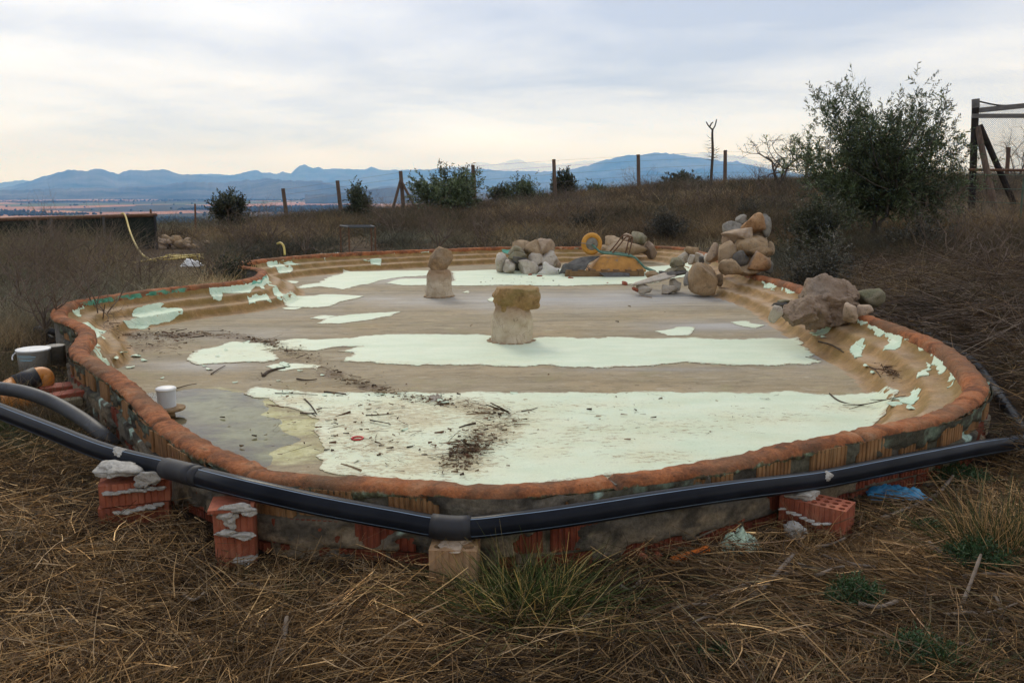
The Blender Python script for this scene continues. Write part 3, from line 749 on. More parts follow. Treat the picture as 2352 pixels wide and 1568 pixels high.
def build_render_coat():
    """uneven cement and plaster left on the bricks: proud where it sticks, sunk behind them where it has fallen off"""
    nz = 26; n = len(stretch)
    Z = np.linspace(-.06, .345, nz)
    S2, Z2 = np.meshgrid(SS, Z, indexing='ij')
    a = fbm(S2 * 3.0, Z2 * 6.0, 0, 5, 101); b = fbm(S2 * 14, Z2 * 16, 0, 4, 111); g = fbm(S2 * 1.1, Z2 * 1.5, 0, 3, 121)
    cover = a * .7 + b * .3
    thr = np.where(Z2 > .21, .585, np.where(Z2 > .09, .40, .53)) + (g - .5) * .25
    pr = sstep(-.03, .035, cover - thr)
    u_ = .038 + pr * (.034 + .014 * b) + (b - .5) * .012 * pr
    X = OUT[stretch, 0][:, None] + NORM[stretch, 0][:, None] * u_; Y = OUT[stretch, 1][:, None] + NORM[stretch, 1][:, None] * u_
    grey = np.array((0.15, 0.13, 0.10)); beige = np.array((0.31, 0.24, 0.155)); green = np.array((0.09, 0.10, 0.06)); dk = np.array((0.06, 0.054, 0.045)); mint = np.array((0.50, 0.66, 0.55))
    w = np.where(Z2 > .17, .15, .85) * sstep(.35, .6, fbm(S2 * 4, Z2 * 5, 0, 4, 131))
    C = grey * (1 - w[..., None]) + beige * w[..., None]
    gg = (sstep(.5, .62, fbm(S2 * 2.2, Z2 * 3, 0, 4, 141)) * np.where(Z2 > .17, .45, .08))[..., None]; C = C * (1 - gg) + green * gg
    dd = (sstep(.52, .66, fbm(S2 * 11, Z2 * 13, 0, 4, 151)) * .85)[..., None]; C = C * (1 - dd) + dk * dd
    mm = (sstep(.77, .80, fbm(S2 * 9, Z2 * 5, 0, 3, 161)))[..., None]; C = C * (1 - mm) + mint * mm
    # ragged grey-green crust hanging below the rim
    band = sstep(-.012, .012, Z2 - .292 + (fbm(S2 * 5, S2 * 0 + 2, 0, 4, 171) - .5) * .13) * sstep(.46, .56, fbm(S2 * 1.6, S2 * 0 + 8, 0, 3, 173))
    u_ = np.maximum(u_, .048 + .03 * band * (.5 + b)); X = OUT[stretch, 0][:, None] + NORM[stretch, 0][:, None] * u_; Y = OUT[stretch, 1][:, None] + NORM[stretch, 1][:, None] * u_
    crust = np.array((.072, .066, .046)); cm = sstep(.55, .66, fbm(S2 * 20, Z2 * 20, 0, 3, 175))[..., None]; crust = crust * (1 - cm) + np.array((.16, .20, .14)) * cm
    bd_ = (band * .9)[..., None]; C = C * (1 - bd_) + crust * bd_
    i = np.arange(n - 1)[:, None] * nz + np.arange(nz - 1)[None, :]
    Q = np.stack([i, i + nz, i + nz + 1, i + 1], -1).reshape(-1, 4)
    t = NT('render_coat'); wv = t.vec((1, 1, 1), 'World')
    c_ = t.mix(1.0, t.attr(), t.ramp(t.noise(wv, 45, 7, 0.7), [(0.3, 0.55), (0.7, 1.3)]), 'MULTIPLY')
    t.bsdf(c_, 0.95, t.bump(t.noise(wv, 55, 8, 0.75), 0.9, 0.012), 0.15)
    mk('plaster', np.stack([X, Y, Z2], -1).reshape(-1, 3), Q, t.m, POOL, True, cols=C.reshape(-1, 3))
build_render_coat()

# ---- flaking paint: every sheet its own piece, a few millimetres proud of the screed
def paint_material(name, base, fade, dirty=True, stain=(0.13, 0.085, 0.045)):
    t = NT(name); w = t.vec((1, 1, 1), 'World'); ws = t.vec((0.8, 2.0, 2), 'World')
    c = t.ramp(t.noise(ws, 2.4, 7, 0.6), [(0.3, base), (0.7, fade)])
    if dirty:
        m = t.split(t.attr())
        di = t.math('ADD', m[0], t.math('MULTIPLY', t.math('SUBTRACT', t.noise(t.vec((0.6, 1.6, 1), 'World'), 23.0, 10, 0.78, 0.5), 0.5), 2.9))
        c = t.mix(t.ramp(di, [(0.60, 0.0), (0.74, 0.92)]), c, t.ramp(t.noise(w, 40, 5), [(0.35, stain), (0.7, (0.30, 0.215, 0.125))]))
        ed = t.math('ADD', m[1], t.math('MULTIPLY', t.math('SUBTRACT', t.noise(t.vec((0.8, 1.6, 1), 'World'), 19.0, 8, 0.7), 0.5), 2.2))
        c = t.mix(t.ramp(ed, [(0.86, 0.0), (0.98, 0.9)]), c, (0.34, 0.275, 0.19))
        yl = t.math('ADD', m[0], t.math('SUBTRACT', t.noise(w, 3.0, 6, 0.65), 0.5))
        c = t.mix(t.ramp(yl, [(0.2, 0.0), (0.8, 0.6)]), c, (0.58, 0.53, 0.32), 'MIX')
        c = t.mix(t.ramp(t.noise(w, 38, 5, 0.7), [(0.24, 0.8), (0.33, 0.0)]), c, (0.25, 0.19, 0.12))
    c = t.mix(1.0, c, t.ramp(t.noise(w, 70, 5, 0.7), [(0.3, 0.9), (0.7, 1.04)]), 'MULTIPLY')
    t.bsdf(c, 0.6, t.bump(t.noise(w, 22, 7, 0.7), 0.35, 0.008), 0.3); return t.m
MINT = paint_material('paint_mint', (0.52, 0.61, 0.44), (0.645, 0.70, 0.53))
MINT_WALL = paint_material('paint_mint_wall', (0.45, 0.60, 0.44), (0.61, 0.69, 0.52), False)
TEAL = paint_material('paint_teal', (0.045, 0.26, 0.17), (0.16, 0.42, 0.30), False)
def fract(P, seg, amp, rnd):
    out = []
    def rec(a, b, lvl):
        L = (b - a).length
        if L < seg or lvl > 9: out.append(a); return
        d = b - a; nrm_ = Vector((-d.y, d.x))
        m_ = (a + b) / 2 + nrm_ * rnd.gauss(0, amp) + d * rnd.uniform(-.12, .12)
        rec(a, m_, lvl + 1); rec(m_, b, lvl + 1)
    for i in range(len(P)): rec(P[i], P[(i + 1) % len(P)], 0)
    return out
_pn = [0]
def patch(px_pts, mat, wall=False, amp=.11, grid=.07, label=None, name='paint_patch', lift=None, dirtmap=None, parent=None, seg=None, base_dirt=.14):
    _pn[0] += 1; rnd = random.Random(100 + _pn[0])
    P = [(on_basin if wall else on_floor)(*q) for q in px_pts]
    P2 = [Vector((p.x, p.y)) for p in P]
    size = max((p - P2[0]).length for p in P2)
    B = fract(P2, seg or (0.02 if size < .8 else .03), amp, rnd)
    B = np.array([(p.x, p.y) for p in B])
    g = grid if not wall else .035
    gx = np.arange(B[:, 0].min(), B[:, 0].max(), g); gy = np.arange(B[:, 1].min(), B[:, 1].max(), g)
    pts = [tuple(b) for b in B]
    if len(gx) and len(gy):
        GX, GY = np.meshgrid(gx, gy); GX = (GX + rng.uniform(-.2, .2, GX.shape) * g).ravel(); GY = (GY + rng.uniform(-.2, .2, GY.shape) * g).ravel()
        k_ = in_poly(GX, GY, B); GX, GY = GX[k_], GY[k_]
        if len(GX):
            dd = np.full(len(GX), 9.0)
            for i in range(0, len(B), 400): dd = np.minimum(dd, np.hypot(GX[:, None] - B[None, i:i+400, 0], GY[:, None] - B[None, i:i+400, 1]).min(1))
            GX, GY = GX[dd > g * .35], GY[dd > g * .35]; pts += list(zip(GX, GY))
    nb = len(B)
    r_ = delaunay_2d_cdt([Vector(p) for p in pts], [(i, (i + 1) % nb) for i in range(nb)], [tuple(range(nb))], 1, 1e-5)
    V2 = np.array([(v.x, v.y) for v in r_[0]]); F = [tuple(f) for f in r_[2]]
    if not F: return None
    z = basin_z(V2[:, 0], V2[:, 1]); lf = lift if lift is not None else .005 + .0012 * (_pn[0] % 4)
    z = z + lf
    edges = {}
    for f in F:
        for a, b in zip(f, f[1:] + f[:1]): edges[(a, b)] = 1
    V = np.concatenate([np.column_stack([V2, z]), np.column_stack([V2, z - lf - .003])]); n = len(V2)
    F = F + [(b, a, a + n, b + n) for a, b in edges if (b, a) not in edges]
    if dirtmap is not None:
        m_ = pxmask(V[:, 0], V[:, 1], V[:, 2], dirtmap, 7, .35, 2.5); C = np.stack([np.clip(m_ * .62 + base_dirt, 0, 1), m_ * 0, m_], 1)
    else: C = np.zeros((len(V), 3)); C[:, 0] = base_dirt
    de = np.full(len(V), 9.0)
    for i in range(0, len(B), 300): de = np.minimum(de, np.hypot(V[:, None, 0] - B[None, i:i+300, 0], V[:, None, 1] - B[None, i:i+300, 1]).min(1))
    C[:, 1] = np.exp(-de / (.10 if size > .8 else .04))
    return mk(name, V, F, mat, parent or POOL, False, cols=C)
patch([(590,888),(660,896),(700,901),(830,903),(960,902),(1100,900),(1300,902),(1500,900),(1700,904),(1900,907),(2005,907),(2035,920),(2062,934),(2045,950),(2020,968),(2010,985),(1900,1010),(1780,1040),(1640,1068),(1450,1092),(1250,1112),(1000,1108),(800,1092),(735,1080),(725,1050),(742,1020),(722,990),(735,965),(690,945),(640,935),(620,915),(560,905)], MINT, grid=.06, dirtmap=DIRT_P, amp=.07, base_dirt=.22)
patch([(632,786),(700,779),(830,773),(960,768),(1050,769),(1130,772),(1250,775),(1400,774),(1600,776),(1750,778),(1832,781),(1848,800),(1872,815),(1886,831),(1860,838),(1700,840),(1500,842),(1320,845),(1200,842),(1000,839),(900,836),(782,831),(795,822),(812,816),(775,808),(830,797),(760,800),(712,807),(650,802)], MINT, grid=.06, dirtmap=DIRT_P, amp=.10, base_dirt=.19, seg=.022)
patch([(430,826),(470,802),(545,786),(618,790),(640,803),(628,815),(640,825),(606,833),(520,834),(450,838)], MINT, dirtmap=DIRT_P)
patch([(610,842),(650,835),(700,836),(736,840),(728,850),(690,846),(650,851)], MINT, dirtmap=DIRT_P)
patch([(728,743),(760,729),(840,721),(921,716),(900,726),(850,735),(780,744)], MINT, amp=.05)
patch([(712,732),(738,725),(772,727),(742,735)], MINT, amp=.05)
patch([(650,700),(665,690),(690,682),(740,677),(836,681),(818,686),(782,694),(760,704),(720,707),(665,706)], MINT, amp=.06)
patch([(648,708),(668,705),(692,706),(680,712),(655,711)], MINT, amp=.05)
patch([(680,663),(692,655),(735,650),(752,640),(788,626),(900,622),(986,622),(1000,632),(930,636),(868,645),(850,652),(805,662),(790,666),(735,658)], MINT, amp=.07)
patch([(884,651),(922,641),(990,640),(1000,655),(925,656)], MINT, amp=.06)
patch([(1036,624),(1150,620),(1300,617),(1480,614),(1590,606),(1603,622),(1565,638),(1500,651),(1400,654),(1300,658),(1150,655),(1036,657)], MINT, amp=.035)
patch([(1503,761),(1545,756),(1552,752),(1597,752),(1596,758),(1584,770),(1535,772)], MINT, amp=.04)
patch([(1678,741),(1720,738),(1724,744),(1757,748),(1735,755),(1700,749)], MINT, amp=.04)
patch([(1118,689),(1127,683),(1141,684),(1136,693),(1122,693)], MINT, amp=.04)
for poly in ([(627,640),(643,635),(674,635),(664,640)], [(649,651),(665,645),(687,647),(681,651)], [(638,652),(651,652),(667,660),(648,660)], [(1062,672),(1075,668),(1078,674)]):
    patch(poly, MINT, amp=.05)
for poly in ([(475,656),(521,648),(560,645),(594,637),(606,629),(617,639),(610,652),(607,665),(596,660),(580,664),(572,676),(550,674),(510,674),(508,691),(490,690),(481,671)],
             [(568,685),(612,678),(624,695),(572,704)], [(613,652),(626,656),(638,663),(649,676),(663,682),(651,688),(636,685),(627,669)],
             [(608,598),(631,597),(638,610),(624,616),(613,608)], [(635,617),(648,615),(661,629),(643,628)], [(641,598),(670,590),(697,590),(692,594),(665,600),(644,603)],
             [(651,605),(670,603),(690,610),(673,612)], [(717,583),(770,581),(829,580),(829,585),(764,585),(751,590),(749,601),(743,592),(731,588)],
             [(835,599),(848,601),(876,597),(875,612),(863,612),(851,604)], [(885,580),(920,578),(920,582),(890,583)], [(955,577),(990,576),(985,582),(965,580)],
             [(282,738),(302,738),(323,732),(303,724),(306,716),(333,709),(351,700),(377,704),(369,710),(418,710),(419,724),(392,739),(359,748),(333,756),(295,755)],
             [(156,706),(192,698),(185,712),(180,729),(167,719)], [(214,750),(223,756),(228,775),(233,801),(239,824),(252,837),(240,834),(221,816),(204,801),(203,785),(212,773)],
             [(258,842),(268,850),(280,862),(272,860)],
             [(1866,770),(1886,738),(1921,729),(1919,743),(1896,767),(1876,772)], [(1908,706),(1928,706),(1942,726),(1927,717)],
             [(1967,731),(1992,728),(2033,750),(2065,768),(2103,777),(2135,797),(2133,803),(2098,786),(2071,781),(2054,805),(2027,808),(2042,790),(2033,770),(1992,755),(1975,744)],
             [(1954,811),(1966,788),(1988,793),(1981,819),(1966,823)], [(2106,869),(2124,850),(2127,834),(2139,849),(2133,864)],
             [(2136,809),(2156,815),(2177,821),(2174,846),(2159,861),(2153,843),(2137,820)], [(2185,853),(2196,869),(2186,884),(2174,893),(2179,873)],
             [(2045,919),(2074,914),(2103,890),(2112,896),(2109,919),(2095,931),(2068,925)], [(1750,644),(1787,651),(1830,668),(1829,672),(1799,661),(1797,669),(1788,655),(1754,648)],
             [(1770,668),(1776,661),(1779,668)], [(1168,594),(1190,590),(1188,602)], [(1440,577),(1465,575),(1462,581)]):
    patch(poly, MINT_WALL, wall=True, amp=.09)
for poly in ([(163,703),(230,691),(330,676),(425,664),(425,667),(340,682),(300,691),(262,696),(190,700),(168,708)],
             [(1150,574),(1185,573),(1183,585),(1165,588)], [(575,660),(604,642),(612,634),(614,642),(600,655)]):
    patch(poly, TEAL, wall=True, amp=.05, lift=.012)

# ---- loose curls of paint lying on the floor
def flakes():
    rnd = random.Random(4); V, F = [], []
    spots = [(300,768),(330,779),(295,782),(222,748)]
    me = bpy.data.meshes.new('paint_flake')
    n = 9; vv = []
    for k_ in range(n):
        a = 2 * math.pi * k_ / n; r_ = rnd.uniform(.6, 1.1); vv.append((math.cos(a) * r_, math.sin(a) * r_, .12 * math.cos(2 * a)))
    vv2 = [(x, y, z - .05) for x, y, z in vv]
    me.from_pydata(vv + vv2 + [(0, 0, 0)], [], [(k_, (k_ + 1) % n, 2 * n) for k_ in range(n)] + [(k_, n + k_, n + (k_ + 1) % n, (k_ + 1) % n) for k_ in range(n)]); me.update(); me.materials.append(MINT_WALL)
    spots = [(565,788,.06),(520,806,.05),(500,820,.04),(655,838,.07),(645,846,.06),(690,853,.04),(742,863,.03),(640,876,.03),(655,905,.04),(540,880,.03),(470,842,.03),(480,850,.05),(745,910,.04),(660,842,.05),(880,908,.05),(1003,915,.05),(1020,925,.07),(1180,905,.04),(280,812,.08),(310,820,.07),(330,830,.06),(300,845,.05),(265,825,.06),(372,870,.03),(930,990,.05),(1890,776,.06),(1870,768,.05),(1990,843,.06),(2005,858,.05),(2050,930,.07),(2090,940,.06)]
    for x, y, s in spots:
        p = on_basin(x, y); o = bpy.data.objects.new('paint_flake', me); col.objects.link(o); o.parent = POOL
        o.location = p + Vector((0, 0, s * .12 + .008)) - POOL.location; o.scale = (s, s * rnd.uniform(.35, .8), s * .8); o.rotation_euler = (rnd.uniform(-.1, .1), rnd.uniform(-.1, .1), rnd.uniform(0, 6.28))
flakes()

# ---- rain water standing in the low corner
def build_water():
    t = NT('rain_water'); w = t.vec((1, 1, 1), 'World')
    tr = t.n.new('ShaderNodeBsdfTransparent'); tr.inputs[0].default_value = (0.93, 0.93, 0.88, 1)
    gl = t.n.new('ShaderNodeBsdfGlossy'); gl.inputs['Roughness'].default_value = 0.04
    t.l.new(t.bump(t.noise(w, 6.0, 3), 0.03, 0.01), gl.inputs['Normal'])
    fr = t.n.new('ShaderNodeFresnel'); fr.inputs['IOR'].default_value = 1.333
    mx = t.n.new('ShaderNodeMixShader'); t.l.new(fr.outputs[0], mx.inputs[0]); t.l.new(tr.outputs[0], mx.inputs[1]); t.l.new(gl.outputs[0], mx.inputs[2])
    t.l.new(mx.outputs[0], t.out.inputs['Surface'])
    pts = [(262,820),(330,812),(395,812),(480,815),(560,835),(580,870),(660,880),(760,910),(850,950),(860,1010),(850,1060),(800,1110),(690,1110),(600,1095),(500,1050),(420,1010),(350,950),(300,900),(255,862)]
    B = [Vector((on_floor(*q).x, on_floor(*q).y)) for q in pts]
    zw = floor_z(-1.75, 5.1) + .0105
    tag(mk('puddle', [(v.x, v.y, zw) for v in B], [tuple(range(len(B)))[::-1] if sum(a.x * b.y - b.x * a.y for a, b in zip(B, B[1:] + B[:1])) < 0 else tuple(range(len(B)))], t.m), kind='structure')
build_water()
# ------------------------------------------------------------------ rocks
def stone_mat(name, a, b, c_, patch_=None, scale=5.0, bump=0.7):
    t = NT(name); v = t.vec((1, 1, 1), 'Object', True)
    col_ = t.ramp(t.noise(v, scale, 8, 0.65, 0.5), [(0.3, a), (0.5, b), (0.72, c_)])
    if patch_: col_ = t.mix(t.ramp(t.noise(v, scale * .7, 5, 0.6), [(0.52, 0.0), (0.66, 0.7)]), col_, patch_)
    col_ = t.mix(t.ramp(t.noise(v, 11, 7, 0.72), [(0.33, 0.65), (0.46, 0.0)]), col_, tuple(q * .45 for q in a))
    col_ = t.mix(t.ramp(t.noise(v, 42, 5, 0.7), [(0.28, 0.6), (0.40, 0.0)]), col_, tuple(q * .35 for q in a))
    col_ = t.mix(1.0, col_, t.ramp(t.noise(v, 95, 4, 0.7), [(0.3, 0.78), (0.7, 1.15)]), 'MULTIPLY')
    nb = t.bump(t.noise(v, 34, 8, 0.72), bump, 0.014); nb = t.bump(t.voronoi(v, 12, 'DISTANCE_TO_EDGE'), 0.15, 0.02, nb)
    t.bsdf(col_, 0.92, nb, 0.2); return t.m
ST = dict(tan=stone_mat('stone_tan', (0.22, 0.15, 0.085), (0.34, 0.245, 0.15), (0.43, 0.33, 0.225)),
          ochre=stone_mat('stone_ochre', (0.20, 0.13, 0.07), (0.33, 0.225, 0.125), (0.42, 0.31, 0.19), (0.27, 0.215, 0.155)),
          orange=stone_mat('stone_orange', (0.23, 0.12, 0.055), (0.36, 0.205, 0.10), (0.42, 0.28, 0.16), (0.26, 0.22, 0.18)),
          pink=stone_mat('stone_pinkish', (0.26, 0.185, 0.12), (0.37, 0.275, 0.19), (0.45, 0.35, 0.26)),
          grey=stone_mat('stone_grey', (0.155, 0.14, 0.115), (0.24, 0.22, 0.185), (0.33, 0.305, 0.26)),
          dark=stone_mat('stone_dark', (0.06, 0.055, 0.048), (0.105, 0.096, 0.084), (0.17, 0.155, 0.135)),
          olive=stone_mat('stone_lichen', (0.14, 0.125, 0.075), (0.22, 0.19, 0.125), (0.31, 0.275, 0.195), (0.15, 0.155, 0.085)),
          white=stone_mat('stone_limewashed', (0.33, 0.28, 0.22), (0.47, 0.415, 0.335), (0.56, 0.515, 0.43), (0.36, 0.29, 0.22)),
          brown=stone_mat('stone_brown', (0.17, 0.115, 0.075), (0.25, 0.18, 0.125), (0.33, 0.25, 0.18), (0.21, 0.175, 0.14), 3.0, 1.0),
          moss=stone_mat('stone_mossy', (0.20, 0.115, 0.045), (0.31, 0.195, 0.085), (0.39, 0.27, 0.14), (0.17, 0.135, 0.045), 3.5),
          mortar=stone_mat('mortar_white', (0.30, 0.275, 0.235), (0.44, 0.415, 0.365), (0.56, 0.54, 0.485), None, 14, 1.0))
def rock_data(h, seed, cuts=13, rough=.20, sub=3, blocky=0.0):
    rnd = random.Random(seed)
    bm = bmesh.new(); bmesh.ops.create_icosphere(bm, subdivisions=sub, radius=1.0)
    off = Vector((rnd.uniform(-50, 50), rnd.uniform(-50, 50), rnd.uniform(-50, 50)))
    planes = []
    for _ in range(cuts):
        d = Vector((rnd.gauss(0, 1), rnd.gauss(0, 1), rnd.gauss(0, 1))).normalized(); planes.append((d, rnd.uniform(.50, .84)))
    for v in bm.verts:
        p = v.co.normalized()
        if blocky:
            q = max(abs(p.x), abs(p.y), abs(p.z)); p = p.lerp(p / q * .85, blocky)
        for d, k_ in planes:
            e = p.dot(d)
            if e > k_: p = p - d * (e - k_) * .98
        p = p * (1 + rough * mnoise.noise(p * 1.1 + off) + rough * .45 * mnoise.noise(p * 2.7 + off) + rough * .25 * mnoise.noise(p * 6.5 + off) + rough * .12 * mnoise.noise(p * 14 + off))
        v.co = Vector((p.x * h[0], p.y * h[1], p.z * h[2]))
    me = bpy.data.meshes.new('stone'); bm.to_mesh(me); bm.free()
    me.polygons.foreach_set('use_smooth', np.ones(len(me.polygons), dtype=bool)); return me
_rs = [0]
def rock(c, h, mat, parent=None, name='stone', rot=(0, 0, 0), **kw):
    _rs[0] += 1; me = rock_data(h, kw.pop('seed', 500 + _rs[0]), **kw)
    o = link(name, me, ST[mat] if isinstance(mat, str) else mat, parent, Vector(c) - (origin_of(parent) if parent else Vector((0, 0, 0))))
    o.rotation_euler = rot; return o
def rock_px(px, py, w, h, Y, mat, parent=None, roll=0.0, deep=None, name='stone', **kw):
    c = at_y(px, py, Y); m = mpp(c); a, b = w * m / 2 * 1.17, h * m / 2 * 1.2
    return rock(c, (a, deep or (a + b) / 2, b), mat, parent, name, rot=(0, roll, random.uniform(-.15, .15)), **kw)

# rockery with a small hollow, left of the wheelbarrow
g = empty('rockery', on_floor(1215, 632), 'pale cemented rockery with a dark hollow, left of the wheelbarrow', 'rockery')
for q in [(1199,570,66,34,15.3,'tan'),(1187,578,42,26,15.05,'olive'),(1230,574,46,38,15.1,'tan'),(1254,568,42,46,15.15,'pink'),(1184,588,46,16,14.85,'olive'),(1153,606,30,44,14.95,'white'),(1169,614,26,44,14.8,'white'),
          (1212,616,52,40,14.75,'white'),(1231,600,38,34,14.95,'white'),(1263,602,50,46,15.0,'white'),(1279,608,26,40,15.05,'pink'),(1247,622,30,26,14.9,'white'),(1215,592,60,34,15.35,'tan'),(1182,600,40,40,15.3,'dark')]:
    rock_px(*q, parent=g)
rock_px(1198, 600, 42, 22, 14.8, 'dark', g, roll=.15, blocky=.7, rough=.12)
# rockery behind the wheel
g = empty('rockery', on_floor(1440, 594), 'tan rocks on the far rim behind the upturned wheelbarrow', 'rockery')
for q in [(1407,558,46,34,16.9,'tan'),(1441,547,28,24,17.0,'pink'),(1433,574,114,34,16.8,'tan'),(1496,573,24,40,16.7,'brown'),(1480,568,30,30,16.9,'tan'),(1395,574,40,34,16.85,'tan')]:
    rock_px(*q, parent=g)
rock_px(1467, 549, 40, 30, 16.8, 'olive', g, roll=.2, blocky=.8, rough=.1)
# tall stack on the right
g = empty('rock_stack', on_floor(1715, 632), 'tall stack of rounded boulders at the right edge of the pool', 'rock stack')
for q in [(1703,508,28,28,12.2,'grey'),(1735,514,60,44,12.0,'orange'),(1756,520,26,54,12.1,'grey'),(1682,526,48,38,12.15,'grey'),(1702,538,88,34,11.9,'pink'),(1716,564,86,40,11.85,'ochre'),(1748,556,38,26,11.9,'tan'),
          (1671,582,46,62,11.8,'tan'),(1741,577,60,30,11.7,'ochre'),(1765,576,24,36,11.9,'tan'),(1702,602,38,42,11.55,'dark'),(1738,605,54,52,11.5,'orange'),(1761,613,26,42,11.6,'grey'),(1678,613,48,40,11.5,'tan'),(1715,618,60,30,11.55,'tan'),
          (1715,585,70,50,12.1,'tan'),(1720,540,70,60,12.25,'pink'),(1740,590,50,44,12.0,'tan'),(1675,552,34,34,12.0,'pink')]:
    rock_px(*q, parent=g)
g = empty('rock_row', on_floor(1602, 606), 'low row of whitewashed stones left of the tall boulder stack', 'stones')
for q in [(1638,584,36,44,12.6,'pink'),(1589,576,30,22,13.6,'ochre'),(1572,591,32,24,13.6,'white'),(1592,596,24,26,13.5,'white'),(1609,591,30,26,13.4,'white'),(1611,598,16,16,13.2,'dark'),(1628,596,26,24,13.0,'white')]:
    rock_px(*q, parent=g)
g = empty('boulder', on_floor(1618, 662), 'round tan boulder standing alone on the pool floor by the rock slab bench', 'boulder')
rock_px(1619, 639, 64, 68, 11.6, 'ochre', g, rough=.16, blocky=.6, cuts=4, name='boulder_stone'); rock_px(1584, 642, 26, 36, 11.75, 'grey', g); rock_px(1652, 640, 18, 34, 11.8, 'tan', g)
# slab bench
g = empty('slab_bench', on_floor(1505, 668), 'low bench of white stone slab on rough blocks with slates on its end', 'bench')
a, b = at_y(1443, 656, 11.75), at_y(1553, 630, 11.95); c_ = (a + b) / 2; d_ = b - a
o = rock(c_, (d_.length / 2 * 1.12, .16, .055), 'white', g, 'slab', (0, -math.atan2(d_.z, math.hypot(d_.x, d_.y)), math.atan2(d_.y, d_.x)), blocky=.8, rough=.2)
for q in [(1476,664,40,26,11.75,'white'),(1534,664,40,28,11.85,'white'),(1553,656,30,30,12.0,'white')]: rock_px(*q, parent=g, blocky=.5)
o = rock(at_y(1458, 664, 11.72), (.075, .05, .04), BRICK_FRESH, g, 'brick_chunk', (0, .3, .2), blocky=.9, rough=.15)
for q in [(1548,628,60,14,12.0,'dark'),(1553,619,50,12,12.05,'olive'),(1556,606,42,24,12.1,'olive'),(1528,630,40,14,12.15,'dark')]: rock_px(*q, parent=g, blocky=.5, roll=random.uniform(-.15, .15))
tag(rock_px(1499, 631, 32, 18, 12.5, 'ochre'), 'small tan cobble lying behind the white slab bench', 'stone').name = 'cobble'
# great rock breaking the right rim
g = empty('rock_outcrop', on_floor(1880, 745), 'big rough brown rock built into the right rim of the pool', 'rock')
for q in [(1893,690,150,98,8.1,'brown'),(1940,684,80,76,8.2,'brown'),(1836,722,78,66,7.75,'brown'),(1868,716,80,70,7.9,'brown'),(1925,716,90,70,8.0,'brown')]:
    rock_px(*q, parent=g, rough=.42, sub=5)
g = empty('rim_stones', (3.55, 7.8, 0.1), 'three grey-brown stones on the rim right of the big rock', 'stones')
for q in [(1998,684,64,42,8.2,'olive'),(1988,714,44,30,7.85,'pink'),(1953,718,36,44,7.7,'pink')]: rock_px(*q, parent=g, rough=.3)
g = empty('plaster_block', on_floor(1780, 738), 'small white plaster block with slates beside the big brown rock', 'block')
rock_px(1780, 721, 34, 38, 7.75, 'white', g, blocky=.75, rough=.12, name='block')
for q in [(1790,698,46,10,7.95,'dark'),(1800,692,36,9,7.98,'olive'),(1802,708,26,10,7.95,'dark')]: rock_px(*q, parent=g, blocky=.5)
tag(rock(on_floor(1810, 739) + Vector((0, 0, .02)), (.05, .035, .025), BRICK_FRESH, rot=(0, 0, .4), blocky=.8), 'red brick chip on the floor at the foot of the big rock', 'brick chip').name = 'brick_chip'

